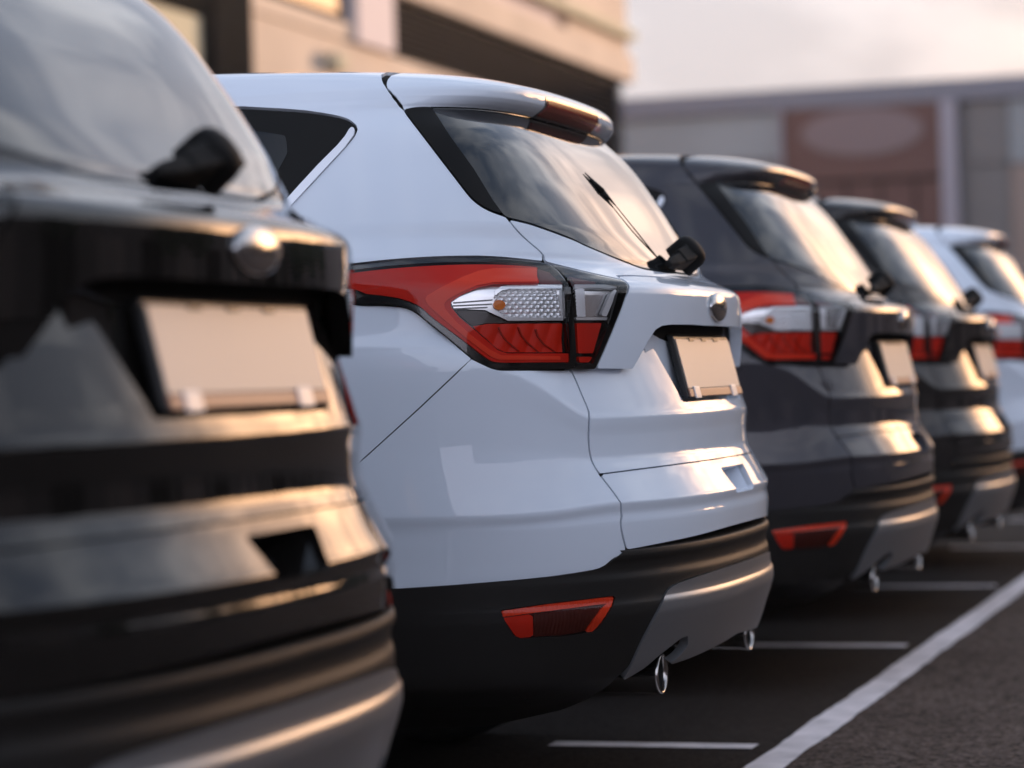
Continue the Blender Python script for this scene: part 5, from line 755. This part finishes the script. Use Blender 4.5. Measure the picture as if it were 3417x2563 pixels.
gb = empty('grey_building', (78, 0, 0)); tag(gb, 'grey clad hall with a brown panel in the background', 'building')
bpart('wall', 'cladding_dim', 74.4, 95, -42, 30, 0, 9.2, gb)  # right end lengthened out of view to shade the cars from the sun
bpart('roof_edge', 'cladding_roof', 74.0, 95.2, -42.2, 30, 8.95, 9.58, gb)
bpart('grey_cladding', 'cladding_grey', 74.2, 74.39, 14.95, 30, 7.5, 8.94, gb)
bpart('lower_cladding', 'cladding_dim', 74.2, 74.39, 14.95, 30, 3, 7.49, gb)
bp_ = bpart('sign_panel', 'panel_brown', 74.05, 74.39, 10.05, 14.85, 3.2, 9.1, gb)
n = 40; ov = [(x, 12.4+1.85*math.cos(2*math.pi*i/n), 8.15+.72*math.sin(2*math.pi*i/n)) for x in (74.0, 74.06) for i in range(n)]
ovo = mesh_obj('oval_sign', ov, [tuple(range(n)), tuple(range(n, 2*n))[::-1]]+[(i, n+i, n+(i+1) % n, (i+1) % n) for i in range(n)], 'panel_oval'); ovo.parent = bp_
ovo.location = -Vector(bp_.location)-Vector(gb.location)
for k in range(4): bpart('panel_mullion', 'frame_dark', 74.0, 74.049, 10.8+k*1.05, 10.86+k*1.05, 3.2, 6.6, bp_)
bpart('panel_rail', 'frame_dark', 74.0, 74.049, 10.05, 14.85, 6.62, 6.72, bp_)
bpart('post', 'post_pale', 73.9, 74.39, 9.55, 10.02, 0, 8.94, gb)
bpart('post', 'post_pale', 73.9, 74.39, 14.86, 14.94, 0, 8.94, gb)
for k in range(39):
    y0 = 9.3-k*1.3; bpart('cladding_panel', 'cladding_grey' if k % 3 else 'cladding_dim', 74.2, 74.39, y0-1.25, y0, 7.0, 8.94, gb)
    bpart('door_panel', 'door_brown' if k % 2 else 'cladding_dim', 74.25, 74.39, y0-1.25, y0, .3, 6.95, gb)

# ------------------------------------------------- the other side of the yard, seen only in the reflections
mat('house_wall', (.32, .26, .22), .85); mat('house_roof', (.09, .06, .055), .8); mat('bark', (.06, .045, .035), .9); mat('leaf', (.05, .065, .03), .7); mat('lamp_post_grey', (.2, .2, .2), .5)
def house(x, y, rz, wd, dp, h, label):
    r = empty('house', (x, y, 0), rz); tag(r, label, 'house', 'houses across the yard')
    MB().box(-wd/2, wd/2, -dp/2, dp/2, 0, h).build('wall', 'house_wall', r)
    v = [(-wd/2-.4, -dp/2-.4, h), (wd/2+.4, -dp/2-.4, h), (wd/2+.4, dp/2+.4, h), (-wd/2-.4, dp/2+.4, h), (-wd/2-.4, 0, h+dp*.38), (wd/2+.4, 0, h+dp*.38)]
    rf = mesh_obj('roof', v, [(0, 1, 5, 4), (2, 3, 4, 5), (0, 4, 3), (1, 2, 5), (0, 3, 2, 1)], 'house_roof', r)
    MB().box(wd*.2, wd*.2+.7, -.35, .35, h+dp*.2, h+dp*.38+.8).build('chimney', 'house_wall', rf)
    for k in range(max(2, int(wd/2.5))):
        for s in (-1, 1):
            for z in (.9, 3.5):
                if z+1.3 > h: continue
                x0 = -wd/2+1+k*2.4; wdw = MB().box(x0, x0+1.1, s*dp/2-.04, s*dp/2+.04, z, z+1.3).build('window', 'post_pale', r)
                MB().box(x0+.08, x0+1.02, s*dp/2-.06, s*dp/2+.06, z+.08, z+1.22).build('pane', 'building_glass', wdw)
    return r
HOUSES = [(-26, -44, 0, 15, 8, 6.6), (0, -45, .02, 15, 8, 7.2), (30, -46, -.03, 15, 8, 6.8), (62, -46, 0, 15, 8, 7.4), (92, -45, .05, 17, 9, 7)]
LB = ['house at the left end behind the long depot', 'second house behind the long depot', 'middle house behind the long depot', 'fourth house behind the long depot', 'house at the right end behind the long depot']
for (x, y, rz, wd, dp, h), lb in zip(HOUSES, LB): house(x, y, rz, wd, dp, h, lb+', dark pitched roof')
dp_ = empty('depot', (40, -30, 0)); tag(dp_, 'long low depot with roller doors, added out of view to block the low sun', 'building')  # unseen building added to keep the low sun off the cars
mat('depot_wall', (.16, .13, .115), .8)
bpart('wall', 'depot_wall', -50, 72, -34, -26, 0, 7.6, dp_); bpart('roof_edge', 'cladding_roof', -50.2, 72.2, -34.2, -25.8, 7.6, 8.0, dp_)
for k in range(14): bpart('roller_door', 'louver_dark' if k % 2 else 'door_brown', -46+k*8.2, -41.4+k*8.2, -26.0+.001, -25.9, 0, 4.6, dp_)
for k in range(8): bpart('roof_vent', 'cladding_dim', -28+k*12.5, -26.6+k*12.5, -30, -28.4, 8.0, 8.9, dp_)
def tree(x, y, h, cr, seed, wh):
    rnd = random.Random(seed); r = empty('tree', (x, y, 0)); tag(r, wh+(' leafy trees' if ' of ' in wh else ' leafy tree')+' in front of the depot', 'tree', 'trees across the yard')
    m = MB(); m.tube((0, 0, 0), (.1, 0, h*.45), .2, .12, 8)
    for k in range(5):
        a = k*1.3; m.tube((.08, 0, h*(.3+.03*k)), (math.cos(a)*cr*.6, math.sin(a)*cr*.6, h*(.6+.05*k)), .07, .03, 6)
    m.build('trunk', 'bark', r, True)
    v = []; f = []
    for k in range(900):
        d = Vector((rnd.gauss(0, 1), rnd.gauss(0, 1), rnd.gauss(0, 1))).normalized()*(rnd.random()**.4)
        p = Vector((d.x*cr, d.y*cr, h*.66+d.z*h*.33)); s = rnd.uniform(.12, .32)
        a = Vector((rnd.gauss(0, 1), rnd.gauss(0, 1), rnd.gauss(0, 1))).normalized(); b = a.orthogonal().normalized()
        i = len(v); v += [p-a*s, p+b*s*.6, p+a*s, p-b*s*.6]; f.append((i, i+1, i+2, i+3))
    mesh_obj('crown', v, f, 'leaf', r)
TREES = [(-6, -23, 8.2, 2.0), (12, -23, 9.5, 2.3), (31, -23.5, 8.8, 2.1), (37, -23, 9.6, 2.4), (56, -24, 9.2, 2.6), (70, -23, 8.6, 2.2), (62, -19, 9.6, 2.6), (66, -16.5, 9.0, 2.3), (69, -13, 9.8, 2.4)]
WHERE = ['leftmost slim', 'tall second', 'small left one of a close pair of', 'tall right one of a close pair of', 'broad', 'small slim', 'first of three', 'middle of three', 'last of three']
for i, ((x, y, h, cr), wh) in enumerate(zip(TREES, WHERE)): tree(x, y, h, cr, i, wh)
for (x, y), wh in zip(((18, -22), (46, -22), (64, -22)), ('left', 'middle', 'right')):
    r = empty('street_lamp', (x, y, 0)); tag(r, wh+' one of three tall grey street lamps in front of the depot', 'street lamp', 'street lamps across the yard')
    MB().tube((0, 0, 0), (0, 0, 9.5), .09, .05, 10).build('pole', 'lamp_post_grey', r, True); MB().box(-.1, .1, 0, .9, 9.45, 9.58).build('lamp_head', 'lamp_post_grey', r)

# ---------------------------------------------------------------- thin haze added to pale and warm the far buildings
hm = bpy.data.materials.new('haze'); hm.use_nodes = True; t = hm.node_tree; t.nodes.clear()
ho = t.nodes.new('ShaderNodeOutputMaterial'); hv_ = t.nodes.new('ShaderNodeVolumePrincipled')
hv_.inputs['Color'].default_value = (1, .95, .93, 1); hv_.inputs['Density'].default_value = .0004; hv_.inputs['Anisotropy'].default_value = .55
t.links.new(hv_.outputs[0], ho.inputs['Volume']); MAT['haze'] = hm
hb = MB().box(-420, 620, -420, 420, -1, 17).build('haze', 'haze'); hb['kind'] = 'stuff'
